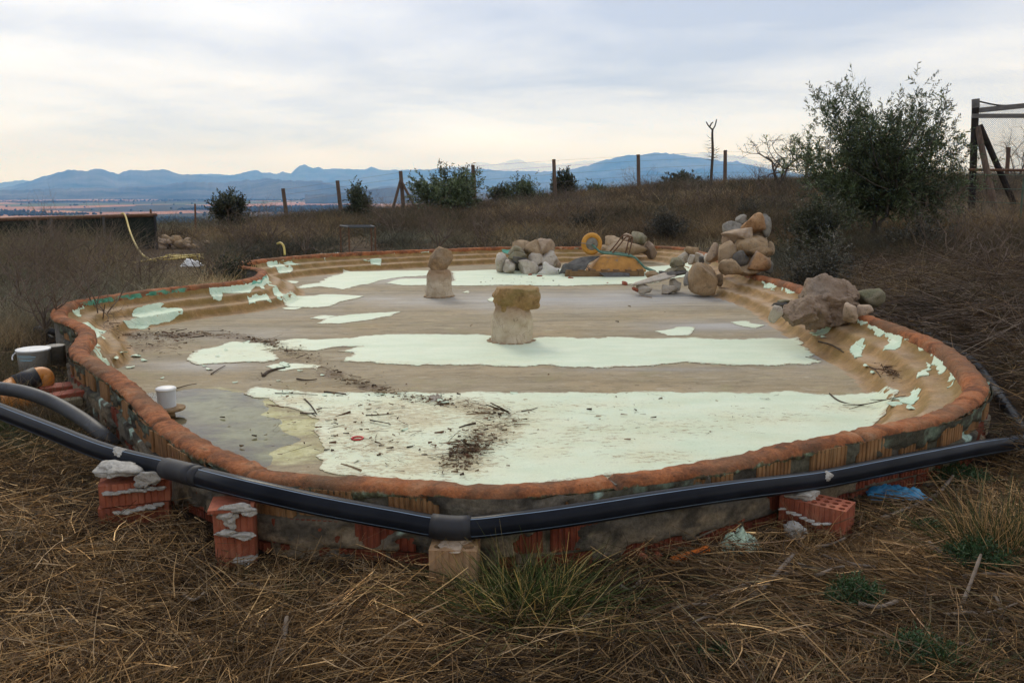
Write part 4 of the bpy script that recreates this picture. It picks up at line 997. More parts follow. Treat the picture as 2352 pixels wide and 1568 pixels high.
# two stump pedestals each carrying a boulder
def pedestal(base_px, prof_px, cap, label, capmat, seed, Y=None):
    p = on_floor(*base_px); m = mpp(p); g_ = empty('stone_pedestal', p, label, 'pedestal')
    n, V, F = 48, [], []
    prof = [(w * m / 2, h * m) for w, h in prof_px]
    hs = np.linspace(0, prof[-1][1], 26); rr = np.interp(hs, [h for _, h in prof], [w for w, _ in prof])
    for h_, r_ in zip(hs, rr):
        for j in range(n):
            a_ = 2 * math.pi * j / n; x, y = math.cos(a_), math.sin(a_)
            k_ = 1 + .10 * mnoise.noise(Vector((x * 1.6, y * 1.6, h_ * 6 + seed))) + .05 * mnoise.noise(Vector((x * 5, y * 5, h_ * 14 + seed)))
            V.append((p.x + x * r_ * k_, p.y + y * r_ * k_, p.z - .01 + h_))
    q = len(hs)
    for i in range(q - 1):
        for j in range(n): F.append((i * n + j, i * n + (j + 1) % n, (i + 1) * n + (j + 1) % n, (i + 1) * n + j))
    F.append(tuple((q - 1) * n + j for j in range(n)))
    t = NT('pedestal_render'); v = t.vec((1, 1, 1), 'Object')
    lo = t.ramp(t.noise(v, 9, 7, .65), [(.3, (.37, .29, .19)), (.55, (.50, .415, .30)), (.75, (.56, .485, .37))])
    hi = t.ramp(t.noise(v, 7, 7, .65), [(.3, (.21, .135, .075)), (.6, (.33, .225, .135)), (.8, (.40, .30, .20))])
    sp = t.n.new('ShaderNodeSeparateXYZ'); t.l.new(v, sp.inputs[0])
    hh = t.math('ADD', t.math('DIVIDE', sp.outputs[2], prof[-1][1]), t.math('MULTIPLY', t.math('SUBTRACT', t.noise(v, 8, 5, .6), .5), .5))
    cc = t.mix(t.ramp(hh, [(.55, 0.0), (.88, 1.0)]), lo, hi)
    vv = t.n.new('ShaderNodeVectorMath'); vv.operation = 'ADD'; nz = t.n.new('ShaderNodeTexNoise'); nz.inputs['Scale'].default_value = 6; t.l.new(v, nz.inputs['Vector'])
    sc_ = t.n.new('ShaderNodeVectorMath'); sc_.operation = 'SCALE'; sc_.inputs['Scale'].default_value = .45; t.l.new(nz.outputs['Color'], sc_.inputs[0]); t.l.new(v, vv.inputs[0]); t.l.new(sc_.outputs[0], vv.inputs[1])
    crk = t.voronoi(vv.outputs[0], 5.2, 'DISTANCE_TO_EDGE')
    cc = t.mix(t.ramp(crk, [(0.0, .75), (.018, 0.0)]), cc, (.17, .115, .065))
    t.bsdf(cc, .93, t.bump(t.noise(v, 40, 8, .7), .8, .012), .15)
    mk('stump', V, F, t.m, g_, True)
    for k_ in range(16):
        a_ = 2 * math.pi * k_ / 16; rr_ = prof[0][0] * 1.02; rock((p.x + math.cos(a_) * rr_, p.y + math.sin(a_) * rr_, p.z + .004), (.055, .04, .016), 'tan', g_, 'base_mortar', (0, 0, a_ + 1.57), sub=2)
    cx, cy, cw, ch, roll, bl = cap
    c__ = at_y(cx, cy, p.y + .02); o_ = rock(c__, (cw * m / 2 * 1.04, cw * m / 2 * .85, ch * m / 2 * 1.06), capmat, g_, 'cap_stone', (0, roll, .2), blocky=bl, rough=.20, sub=5, cuts=3, seed=900 + seed)
    return g_
pedestal((1175, 782), [(100,0),(96,25),(92,55),(86,68),(76,82),(70,92)], (1187, 682, 102, 64, -.06, .65), 'near plastered stump pedestal topped with a mossy ochre boulder', 'moss', 3)
pedestal((1009, 680), [(62,0),(60,18),(58,38),(54,52),(46,62)], (1012, 598, 48, 62, .55, .3), 'far plastered stump pedestal with a pointed tan rock on top', 'ochre', 9)

# ------------------------------------------------------------------ wheelbarrow upside down on its pallet
OLDWOOD = simple('pallet_wood', [(0.3, (0.12, 0.07, 0.035)), (0.6, (0.22, 0.135, 0.07)), (0.85, (0.30, 0.21, 0.13))], 8, .9, .5, 30, .006, .2, (1, 6, 6))
PY = 14.45
pl = at_z(1297, 640, floor_z(1, 14)); p0 = on_floor(1375, 641)
g = empty('pallet', p0, 'worn brown wooden pallet under the upturned wheelbarrow', 'pallet')
x0, x1 = at_y(1297, 630, PY - .2).x, at_y(1478, 630, PY - .2).x; L = x1 - x0; zf = p0.z
for yy in (-.45, 0, .45):
    MB().box(((x0 + x1) / 2, PY + yy + .2, zf + .012), (L, .1, .022)).build('board', OLDWOOD, g)
    for xx in (.04, .5, .96): MB().box((x0 + L * xx, PY + yy + .2, zf + .061), (.1, .1, .076)).build('block', OLDWOOD, g)
for k_ in range(7): MB().box(((x0 + L * (.05 + .15 * k_)), PY + .2, zf + .111), (.1, 1.0, .022)).build('board', OLDWOOD, g)
MB().box(((x0 + x1) / 2 - .02, PY - .312, zf + .055), (L * .86, .022, .095)).build('board', OLDWOOD, g)

ORANGE = simple('barrow_paint', [(0.34, (0.17, 0.16, 0.14)), (0.42, (0.36, 0.175, 0.045)), (0.6, (0.47, 0.23, 0.055)), (0.8, (0.50, 0.29, 0.11))], 7, .75, .3, 30, .005, .35)
RIMY = simple('wheel_rubber_orange', [(0.3, (0.42, 0.19, 0.03)), (0.6, (0.55, 0.27, 0.045)), (0.8, (0.57, 0.33, 0.09))], 9, .7, .2, 40, .004, .35)
GREENP = simple('frame_green', [(0.35, (0.05, 0.12, 0.085)), (0.6, (0.10, 0.20, 0.15)), (0.75, (0.20, 0.19, 0.13))], 14, .6, .2, 40, .003, .4)
RUST = simple('rusty_steel', [(0.3, (0.07, 0.035, 0.02)), (0.55, (0.13, 0.065, 0.035)), (0.8, (0.17, 0.115, 0.075))], 20, .8, .4, 60, .003, .35)
GREYM = simple('wheel_hub_grey', [(0.3, (0.13, 0.12, 0.10)), (0.7, (0.26, 0.24, 0.20))], 15, .6, .2, 40, .003, .4)
BY = 14.6
wb = empty('wheelbarrow', at_y(1410, 625, BY), 'upturned orange wheelbarrow with its wheel in the air on a pallet', 'wheelbarrow')
def bp(px, py, dy=0.0):
    p = at_y(px, py, BY); p.y += dy; return p
def tray():
    V, F = [], []
    rings = [(1346, 1481, 621, .36), (1347, 1481, 617.5, .36), (1352, 1477, 616, .335), (1366, 1466, 600, .27), (1379, 1453, 588, .20), (1388, 1444, 585.5, .16)]
    n = 28
    for xa, xb, yy, hy in rings:
        a_, b_ = bp(xa, yy), bp(xb, yy); c__ = (a_ + b_) / 2; hx = (b_.x - a_.x) / 2
        for j in range(n):
            th = 2 * math.pi * j / n; ct, st_ = math.cos(th), math.sin(th); e = .45
            V.append((c__.x + hx * math.copysign(abs(ct) ** e, ct), BY + hy * math.copysign(abs(st_) ** e, st_), c__.z))
    m = len(rings)
    for i in range(m - 1):
        for j in range(n): F.append((i * n + j, i * n + (j + 1) % n, (i + 1) * n + (j + 1) % n, (i + 1) * n + j))
    F.append(tuple((m - 1) * n + j for j in range(n)))
    return mk('tray', V, F, ORANGE, wb, False)
tray()
ax = at_y(1359, 560, BY); m_ = mpp(ax)
wheel = empty('wheel', ax - wb.location); wheel.parent = wb
Mx = Matrix.Rotation(R(90), 3, 'X') @ Matrix.Rotation(R(0), 3, 'Z')
Mx = Matrix.Rotation(R(14), 3, 'Z') @ Mx
ro = 25.5 * m_; tyre = MB(); N_, K_ = 36, 10; V, F = [], []
for i in range(N_):
    a_ = 2 * math.pi * i / N_
    for j in range(K_):
        b_ = 2 * math.pi * j / K_; rr = ro - .045 + .045 * math.cos(b_)
        V.append(ax + Mx @ Vector((math.cos(a_) * rr, math.sin(a_) * rr, .04 * math.sin(b_))))
for i in range(N_):
    for j in range(K_): F.append((i * K_ + j, ((i + 1) % N_) * K_ + j, ((i + 1) % N_) * K_ + (j + 1) % K_, i * K_ + (j + 1) % K_))
mk('tyre', V, F, RIMY, wheel, True)
MB().lathe(ax - Mx @ Vector((0, 0, .02)), [(.02, -.005), (.10, 0), (ro - .075, .012), (ro - .07, .028), (.10, .04), (.02, .045)], 28, Mx).build('hub_disc', GREYM, wheel, True)
MB().tube([ax - Mx @ Vector((0, 0, .11)), ax + Mx @ Vector((0, 0, .11))], .014, 10).build('axle', RUST, wheel)
for s in (-1, 1):
    MB().tube(spline([bp(1359, 560, s * .09), bp(1368, 570, s * .11), bp(1381, 579, s * .16), bp(1410, 582, s * .19), bp(1440, 585.5, s * .21), bp(1455, 590, s * .22), bp(1474, 610, s * .26), bp(1480, 614, s * .27), bp(1512, 627, s * .30)], 5), .019, 8).build('handle', GREENP, wb, True)
    MB().tube(spline([bp(1404, 579, s * .19), bp(1418, 563, s * .20), bp(1432, 545, s * .2), bp(1440, 542, s * .2), bp(1449, 544, s * .2), bp(1446, 560, s * .2), bp(1440, 584, s * .21)], 5), .012, 8).build('leg', RUST, wb, True)
MB().tube([bp(1359, 560, -.1), bp(1334, 557, -.14)], .009, 6).build('wheel_guard', GREYM, wb)

FELT = simple('grey_felt', [(0.3, (0.07, 0.067, 0.062)), (0.7, (0.14, 0.135, 0.125))], 12, .95, .4, 60, .004, .1)
PLAST = simple('plastic_sheet', [(0.3, (0.48, 0.45, 0.38)), (0.7, (0.62, 0.60, 0.53))], 9, .5, .5, 14, .02, .4)
def cloth(name, rows, mat, label, cat, Y, n=8, thick=.012, crump=.015):
    """a stiff sheet laid through rows of picture points with their own depths"""
    rows = [[at_y(x, y, Y + dy) for x, y, dy in r_] for r_ in rows]
    rs = [spline(r_, n) for r_ in rows]; cols_ = [spline([r_[i] for r_ in rs], n) for i in range(len(rs[0]))]
    V = [(p.x + crump * mnoise.noise(p * 7), p.y, p.z + crump * mnoise.noise(p * 6 + Vector((5, 0, 0)))) for c__ in cols_ for p in c__]; m = len(cols_[0])
    F = [(i * m + j, (i + 1) * m + j, (i + 1) * m + j + 1, i * m + j + 1) for i in range(len(cols_) - 1) for j in range(m - 1)]
    base = Vector(np.mean(V, 0)); base.z = min(v[2] for v in V)
    o_ = mk(name, V, F, mat, None, True, base)
    s_ = o_.modifiers.new('thickness', 'SOLIDIFY'); s_.thickness = thick
    return tag(o_, label, cat)
cloth('felt_sheet', [[(1283,629,-.25),(1300,628,-.3),(1340,622,-.35)], [(1287,622,-.2),(1297,606,-.25),(1345,617,-.3)], [(1297,613,-.1),(1312,606,-.2),(1350,606,-.25)], [(1304,604,0),(1330,592,-.05),(1362,597,-.1)], [(1318,600,.15),(1345,590,.1),(1377,588,.0)]], FELT, 'dark grey felt sheet bunched up left of the wheelbarrow tray', 'sheet', 14.5)
cloth('felt_sheet', [[(1370,624,-.3),(1410,624,-.3),(1450,624,-.3)], [(1383,632,-.42),(1412,630,-.42),(1446,631,-.4)], [(1396,641,-.5),(1420,641,-.5),(1447,640,-.48)], [(1403,632,-.42),(1425,634,-.44),(1446,634,-.42)]], FELT, 'grey felt strip curling down over the front of the pallet', 'sheet', 14.5, crump=.008)
cloth('felt_sheet', [[(1452,622,-.2),(1470,626,-.2)], [(1458,630,-.35),(1474,636,-.3)]], FELT, 'small grey felt corner hanging at the right end of the pallet', 'sheet', 14.5, crump=.008)
cloth('plastic_sheet', [[(1234,632,-.3),(1246,634,-.35),(1262,632,-.35),(1284,630,-.3)], [(1243,618,-.25),(1252,606,-.3),(1266,618,-.35),(1280,622,-.3)], [(1248,606,-.1),(1256,602,-.15),(1268,611,-.2),(1284,618,-.2)], [(1252,608,.1),(1262,606,.1),(1272,614,.1),(1288,622,0)]], PLAST, 'crumpled translucent white plastic sheet beside the pale rockery', 'plastic sheet', 14.8, thick=.004, crump=.05)
rnd = random.Random(3)
for i, (px, py, s, lab) in enumerate([(1436,654,.10,'red brick shard on the pool floor below the felt strip'),(1395,651,.035,'tiny orange brick crumb on mint paint before the pallet'),(1240,636,.07,'small red brick piece at the foot of the crumpled plastic'),(1312,640,.06,'orange brick piece in front of the pallet left end'),(1217,633,.06,'flat orange brick piece before the pale rockery'),
                         (1546,581,.04,'small red brick bit near the far right rim'),(1499,588,.035,'pinkish brick bit behind the wheelbarrow handles'),(1846,641,.04,'bright red scrap beside the boulder stack')]):
    p = on_floor(px, py) if px < 1800 else at_y(px, py, 11.2)
    if px > 1800: p.z = gz(p.x, p.y) + .02
    o = rock(p + Vector((0, 0, s * .25)), (s, s * .6, s * .4), BRICK_FRESH, None, 'brick_shard', (0, rnd.uniform(-.2, .2), rnd.uniform(0, 3)), blocky=.85, rough=.2, sub=2)
    tag(o, lab, 'brick shard')

# ------------------------------------------------------------------ things on the pool floor
WHITEP = simple('white_plastic', [(0.3, (0.60, 0.60, 0.58)), (0.7, (0.72, 0.72, 0.70))], 8, .45, .1, 30, .002, .45)
GREYP = simple('grey_plastic', [(0.3, (0.46, 0.47, 0.48)), (0.7, (0.56, 0.57, 0.58))], 8, .5, .1, 30, .002, .45)
p = on_floor(385, 958); m_ = mpp(p)
sk = empty('drain_filter', p, 'white ribbed drain filter standing on a tan disc in the puddle', 'filter')
MB().lathe(p, [(.055, -.01), (.05, .055)], 20).build('pipe_stub', ST['ochre'], sk, True)
dc = at_y(393, 937, p.y); MB().lathe((dc.x, dc.y, dc.z - .012), [(.088, 0), (.096, .008), (.094, .02), (.05, .026)], 28).build('base_disc', ST['ochre'], sk)
bc = at_y(384, 935, p.y); prof = [(.058, 0)]; hb = .118
for k_ in range(22): prof += [(.0575 + .004 * (k_ / 22), hb * (k_ + .15) / 22), (.060 + .004 * (k_ / 22), hb * (k_ + .35) / 22), (.060 + .004 * (k_ / 22), hb * (k_ + .7) / 22), (.0575 + .004 * (k_ / 22), hb * (k_ + .9) / 22)]
MB().lathe((bc.x, bc.y, dc.z + .012), prof, 32).build('body', GREYP, sk)
MB().lathe((bc.x, bc.y, dc.z + .012 + hb), [(.066, 0), (.070, .004), (.068, .014), (.058, .020), (.02, .024)], 32).build('lid', WHITEP, sk, True)
RED = simple('red_plastic', [(0.3, (0.55, 0.02, 0.02)), (0.7, (0.62, 0.03, 0.03))], 8, .4, .05, 30, .002, .5)
p = on_floor(821, 1010); r_ = 13 * mpp(p)
ring = [p + Vector((math.cos(a_) * r_, math.sin(a_) * r_, .012)) for a_ in np.linspace(0, 2 * math.pi, 33)]
tag(MB().tube(ring, .0055, 8, False).build('plastic_ring', RED, None, True, p), 'small bright red plastic ring lying on the mint floor', 'ring')
TWIG = simple('twig_bark', [(0.3, (0.045, 0.032, 0.024)), (0.7, (0.12, 0.09, 0.065))], 30, .9, .4, 80, .003, .15)
PALEW = simple('stick_wood', [(0.3, (0.10, 0.078, 0.058)), (0.55, (0.19, 0.15, 0.115)), (0.8, (0.28, 0.235, 0.19))], 16, .9, .5, 60, .004, .15, (1, 1, 1))
def twig(px_pts, r0, label, group=None, cat='twig', lift=.012, mat=None, branches=()):
    P = [on_basin(*q) + Vector((0, 0, lift)) for q in px_pts]; mb = MB()
    S = spline(P, 5); mb.tube(S, [r0 * (1 - .6 * i / len(S)) for i in range(len(S))], 6)
    for br in branches:
        B = spline([on_basin(*q) + Vector((0, 0, lift)) for q in br], 4); mb.tube(B, [r0 * .5 * (1 - .6 * i / len(B)) for i in range(len(B))], 5)
    return tag(mb.build('twig', mat or TWIG, None, True, P[0]), label, cat, group)
twig([(605,866),(615,857),(632,851),(655,847)], .016, 'thick dark driftwood twig lying on the beige floor near the puddle', branches=[[(605,866),(600,858)]])
twig([(682,873),(705,876),(728,874)], .009, 'short bent twig right of the driftwood on the beige strip')
twig([(745,903),(775,906),(795,908)], .009, 'straight dark twig at the upper edge of the near mint field')
twig([(700,920),(715,935),(728,955)], .007, 'thin curved twig on the stained left part of the near mint field')
twig([(632,906),(680,907),(730,910)], .004, 'long hair-thin twig along the left edge of the near mint field')
twig([(690,952),(710,953),(726,951)], .008, 'small dark forked twig in the yellow algae', branches=[[(716,953),(726,959)]])
twig([(840,957),(870,956),(905,953)], .005, 'thin twig above the red ring')
twig([(1905,907),(1930,925),(1975,933),(2050,918),(2080,912)], .006, 'branched bare twig reaching over the right end of the near mint field', branches=[[(1985,932),(1950,943)], [(2030,922),(1998,921)], [(1975,933),(1935,934)]])
twig([(1996,845),(2010,852),(2022,868)], .006, 'short dark twig at the foot of the right basin wall')
twig([(1880,787),(1910,795),(1938,812)], .009, 'dark stick at the right edge of the mint band', branches=[[(1915,797),(1932,805)]])
twig([(1850,822),(1880,830)], .004, 'pale straw on the right end of the mint band')
twig([(1825,668),(1845,652),(1880,645)], .004, 'thin twig beside the small white plaster block') if False else None
twig([(485,862),(500,852),(518,842)], .006, 'slender twig sticking up beside the puddle', branches=[])
twig([(405,895),(430,888),(452,884)], .005, 'dark twig afloat right beside the drain filter')

def ribbons(P, D, Ln, W, bend, segs, colr, tip=.25, seed=0):
    """many thin blades: base, direction, length, width, bend vector"""
    rg = np.random.default_rng(seed); n = len(P)
    D = D / np.linalg.norm(D, axis=1)[:, None]
    S = np.cross(D, rg.normal(0, 1, (n, 3))); S /= np.linalg.norm(S, axis=1)[:, None] + 1e-9
    t = np.linspace(0, 1, segs + 1)
    c__ = P[:, None] + D[:, None] * (Ln[:, None] * t)[..., None] + bend[:, None] * (Ln[:, None] * t ** 2)[..., None]
    w = W[:, None] * (1 - (1 - tip) * t)[None]
    V = np.stack([c__ - S[:, None] * w[..., None] / 2, c__ + S[:, None] * w[..., None] / 2], 2)     # n, s+1, 2, 3
    k_ = np.arange(segs)
    q = np.stack([2 * k_, 2 * k_ + 1, 2 * k_ + 3, 2 * k_ + 2], 1)
    Fq = (q[None] + (np.arange(n) * 2 * (segs + 1))[:, None, None]).reshape(-1, 4)
    return V.reshape(-1, 3), Fq, np.repeat(colr, 2 * (segs + 1), 0)
LITTER = attr_mat('litter', .9, .3, 20, .1)
def build_litter():
    rg = np.random.default_rng(8); P = []
    def along(pts, n, sx, sy):
        pts = np.array(pts, float); d = np.linalg.norm(np.diff(pts, axis=0), axis=1); s = np.concatenate([[0], np.cumsum(d)])
        q = rg.uniform(0, s[-1], n); x = np.interp(q, s, pts[:, 0]) + rg.normal(0, sx, n); y = np.interp(q, s, pts[:, 1]) + rg.normal(0, sy, n)
        P.extend(zip(x, y))
    along([(240,774),(300,772),(400,769),(480,771),(545,773)], 520, 10, 4); along([(300,792),(360,786),(440,778)], 220, 15, 6); along([(250,800),(330,805),(450,800)], 120, 30, 12)
    along([(560,778),(600,786),(640,797)], 260, 9, 4); along([(620,800),(660,808),(700,820),(735,838)], 200, 16, 7); along([(735,845),(770,862),(810,876),(855,890)], 240, 12, 5); along([(855,893),(900,908),(960,918),(1030,930)], 260, 16, 6)
    along([(985,912),(1050,932),(1110,945),(1160,955)], 260, 20, 7); along([(1160,958),(1120,1000),(1070,1040),(1040,1080)], 800, 34, 16); along([(1100,1000),(1060,1060)], 420, 20, 12)
    along([(620,905),(900,960),(1000,1040)], 300, 90, 30); along([(1300,930),(1700,960)], 120, 200, 30); along([(2035,875),(2060,890),(2085,898)], 900, 12, 7); along([(1150,650),(1240,640)], 60, 40, 8)
    along([(700,960),(900,1050)], 250, 80, 40); along([(1150,700),(1700,700)], 25, 200, 60)
    P = np.array(P); z = np.full(len(P), .05)
    U, Vv = (P[:, 0] - CX) / FPX, (CY - P[:, 1]) / FPX; dx, dy, dz = U, CP + Vv * SP, -SP + Vv * CP
    for _ in range(4):
        t = (z - CAM_H) / dz; x, y = dx * t, dy * t; z = floor_z(x, y)
    k_ = in_pool(x, y, -.35); x, y = x[k_], y[k_]; z = basin_z(x, y); n = len(x)
    big_ = rg.random(n)
    Ln = np.where(big_ > .9, rg.uniform(.08, .2, n), rg.uniform(.012, .045, n)); W = np.where(rg.random(n) > .8, rg.uniform(.008, .018, n), rg.uniform(.0015, .004, n))
    a_ = rg.normal(0, .9, n) + (rg.random(n) > .5) * math.pi; D = np.stack([np.cos(a_), np.sin(a_), rg.normal(0.02, .12, n)], 1)
    pal = np.array([(.06, .042, .03), (.11, .075, .05), (.17, .115, .07), (.24, .175, .105), (.12, .06, .036)])
    V, F, C = ribbons(np.stack([x, y, z + rg.uniform(.009, .025, n)], 1), D, Ln, W, rg.normal(0, .15, (n, 3)) * (1, 1, 0), 2, pal[rg.integers(0, 5, n)] * rg.uniform(.7, 1.3, (n, 1)), .5, 3)
    tag(mk('leaf_litter', V, F, LITTER, cols=C), 'dark dead leaves and twigs washed into lines on the pool floor', 'leaf litter', kind='stuff')
build_litter()
# ------------------------------------------------------------------ pipes on brick piers
BLACKP = simple('black_pe_pipe', [(0.3, (0.006, 0.007, 0.010)), (0.7, (0.014, 0.016, 0.021))], 5, .28, .06, 40, .002, .07)
BLACKM = simple('black_rubber', [(0.3, (0.012, 0.012, 0.014)), (0.7, (0.024, 0.024, 0.027))], 9, .6, .15, 40, .003, .35)
GREYPIPE = simple('grey_hose', [(0.3, (0.035, 0.037, 0.040)), (0.7, (0.075, 0.076, 0.078))], 6, .55, .15, 40, .003, .4)
ORPVC = simple('orange_pvc', [(0.3, (0.36, 0.13, 0.02)), (0.6, (0.50, 0.19, 0.025)), (0.8, (0.47, 0.22, 0.06))], 6, .5, .15, 30, .003, .45)
STRIPE = simple('pipe_stripe', [(0.3, (0.10, 0.15, 0.22)), (0.7, (0.17, 0.23, 0.30))], 9, .5, .0, 30, .002, .3)
PP = [(-160,888,5.0),(-60,921,4.62),(0,944,4.44),(120,991,4.11),(250,1041,3.80),(400,1079,3.55),(540,1115,3.38),(720,1156,3.24),(900,1190,3.14),(1045,1212,3.10),(1200,1198,3.17),(1350,1177,3.26),(1500,1153,3.36),(1680,1127,3.50),(1870,1103,3.68),(2000,1078,3.86),(2120,1054,4.02),(2240,1031,4.30),(2340,1016,4.58),(2430,1004,4.8)]
def clear_of_wall(px, py, Y, gap=.165):
    while True:
        q = at_y(px, py, Y)
        if q.z < .5 and not in_pool(np.array([q.x]), np.array([q.y]))[0] and rim_dist([q.x], [q.y])[0] > gap: return q
        Y -= .01
path = spline([clear_of_wall(*q) for q in PP], 8)
g = empty('water_pipe', path[60], 'long black water pipe running across the front of the pool on brick piers', 'pipe')
PR = .044
MB().tube(path, PR, 20).build('pipe', BLACKP, g, True)
def stripe(ang):
    V, F = [], []
    for i, p in enumerate(path):
        d = (path[min(i + 1, len(path) - 1)] - path[max(i - 1, 0)]).normalized(); sd_ = d.cross(Vector((0, 0, 1))).normalized(); up = sd_.cross(d)
        for a_ in (ang - .045, ang + .045): V.append(p + (sd_ * math.cos(a_) + up * math.sin(a_)) * (PR + .0012))
    for i in range(len(path) - 1): F.append((2 * i, 2 * i + 1, 2 * i + 3, 2 * i + 2))
    mk('stripe', V, F, STRIPE, g)
stripe(-.45); stripe(1.15)
def sleeve(i0, i1, r_, name='coupling', mat=BLACKM): MB().tube([path[k_] for k_ in range(i0, i1 + 1)], r_, 20).build(name, mat, g, True)
def idx(px):
    return min(range(len(path)), key=lambda i: abs(proj(*path[i])[0] - px))
sleeve(idx(998), idx(1092), PR + .0045); sleeve(idx(388), idx(445), PR + .004); sleeve(idx(440), idx(470), PR + .0025)
def blob(px, py, Y, w, h, mat, parent, dp=.05, **kw):
    c__ = at_y(px, py, Y); m__ = mpp(c__); return rock(c__, (w * m__ / 2, dp, h * m__ / 2), mat, parent, kw.pop('name', 'mortar'), rough=.55, cuts=3, sub=4, **kw)
q_ = path[idx(278)]; rock(q_ + Vector((0, -.02, .025)), (.07, .035, .022), 'mortar', g, 'mortar', (0, .3, 0), rough=.5, sub=4); q_ = path[idx(1885)]; rock(q_ + Vector((0, -.02, .02)), (.04, .03, .025), 'mortar', g, 'mortar', rough=.5, sub=4)
def pier_brick(c__, size, rz, mat, parent, ribs=9, holes=False):
    """hollow brick with ribbed faces on all sides; c__ = centre of its base"""
    Lx, Ly, Hh = size; P = []
    def side(ax, ay, bx, by, nr):
        d = Vector((bx - ax, by - ay, 0)); L_ = d.length; d /= L_; nn = Vector((d.y, -d.x, 0))
        for k_ in range(nr):
            for f, o_ in ((.0, -.0035), (.18, 0), (.82, 0)): P.append(Vector((ax, ay, 0)) + d * (L_ * (k_ + f) / nr) + nn * o_)
    hx, hy = Lx / 2, Ly / 2
    side(-hx, -hy, hx, -hy, ribs); side(hx, -hy, hx, hy, max(3, int(ribs * Ly / Lx))); side(hx, hy, -hx, hy, ribs); side(-hx, hy, -hx, -hy, max(3, int(ribs * Ly / Lx)))
    n = len(P); M_ = Matrix.Rotation(rz, 3, 'Z'); mb = MB()
    V = [Vector(c__) + M_ @ p for p in P] + [Vector(c__) + M_ @ (p + Vector((0, 0, Hh))) for p in P]
    F = [(i, (i + 1) % n, n + (i + 1) % n, n + i) for i in range(n)] + [tuple(range(n - 1, -1, -1))]
    if not holes: F.append(tuple(range(n, 2 * n)))
    mb.add(V, F)
    if holes:
        nx_, ny_ = holes; ex, ey = hx - .006, hy - .006
        ring_ = [Vector((-ex, -ey, 0)), Vector((ex, -ey, 0)), Vector((ex, ey, 0)), Vector((-ex, ey, 0))]
        # outer lip
        fr = [Vector((-hx, -hy, 0)), Vector((hx, -hy, 0)), Vector((hx, hy, 0)), Vector((-hx, hy, 0))]
        mb.add([Vector(c__) + M_ @ (p + Vector((0, 0, Hh))) for p in fr + ring_], [(i, (i + 1) % 4, 4 + (i + 1) % 4, 4 + i) for i in range(4)])
        for a_ in range(nx_):
            for b_ in range(ny_):
                cx_, cy_ = -ex + 2 * ex * (a_ + .5) / nx_, -ey + 2 * ey * (b_ + .5) / ny_; wx, wy = ex / nx_, ey / ny_
                sq = [Vector((cx_ + wx * u_, cy_ + wy * v_, Hh)) for u_, v_ in ((1, 0), (1, 1), (0, 1), (-1, 1), (-1, 0), (-1, -1), (0, -1), (1, -1))]
                rr = min(wx, wy) * .74
                ci = [Vector((cx_ + rr * math.cos(k_ * math.pi / 4), cy_ + rr * math.sin(k_ * math.pi / 4), Hh)) for k_ in range(8)]
                lo = [p - Vector((0, 0, .09)) for p in ci]
                mb.add([Vector(c__) + M_ @ p for p in sq + ci + lo], [(k_, (k_ + 1) % 8, 8 + (k_ + 1) % 8, 8 + k_) for k_ in range(8)] + [(8 + k_, 8 + (k_ + 1) % 8, 16 + (k_ + 1) % 8, 16 + k_) for k_ in range(8)] + [tuple(range(16, 24))])
    return mb.build('brick', mat, parent)
# left pier, three courses
def under_pipe(px):
    q = path[idx(px)]; return q.x, q.y, q.z - PR
x_, y_, zt = under_pipe(322); x_ -= .02; y_ -= .03; gp = empty('brick_pier', (x_, y_, 0), 'tall three-course red brick pier with white mortar under the left of the pipe', 'brick pier')
zt -= .02; hb_ = .104
for k_, rz in enumerate((.36, .34, .30)): pier_brick((x_ - .01 * k_, y_, zt - hb_ * (k_ + 1) - .006 * k_), (.30, .14, hb_), rz, BRICK_FRESH if k_ < 2 else BRICK_RED, gp, 11)
fy = y_ - .10
blob(282, 1076, fy + .07, 104, 34, 'mortar', gp, .09, seed=77); blob(336, 1097, fy + .015, 62, 44, 'mortar', gp, .022)
def seam(px0, py0, px1, py1, Y0, Y1, n, h, parent, dp=.016):
    for k_ in range(n):
        f = (k_ + .5) / n; blob(px0 + (px1 - px0) * f, py0 + (py1 - py0) * f + random.uniform(-2, 2), Y0 + (Y1 - Y0) * f, abs(px1 - px0) / n * 1.5, h * random.uniform(.6, 1.5), 'mortar', parent, dp)
a_ = at_y(300, 1128, fy); 
seam(240, 1135, 375, 1118, fy - .02, fy + .05, 7, 11, gp); seam(262, 1180, 372, 1158, fy - .02, fy + .05, 6, 9, gp)
# small pier
x_, y_, zt = under_pipe(548); y_ -= .02; zt -= .012; gp = empty('brick_pier', (x_, y_, 0), 'narrow red brick pier smeared with mortar, second from the left', 'brick pier')
hb_ = .112
for k_ in range(3): pier_brick((x_, y_, zt - .014 - hb_ * (k_ + 1) - .004), (.155, .14, hb_), .2 + .03 * k_, BRICK_FRESH, gp, 6)
MB().box((x_ - .012, y_ - .02, zt - .007), (.15, .16, .014), .2).build('brick', BRICK_FRESH, gp)
fy = y_ - .085
for q in ((545,1166,fy,84,26),(522,1184,fy,46,26),(530,1202,fy,24,30),(518,1222,fy,48,18),(556,1231,fy,58,18),(572,1176,fy,36,20)): blob(*q, 'mortar', gp, .018)
blob(565, 1284, fy + .02, 60, 14, 'mortar', gp, .05)
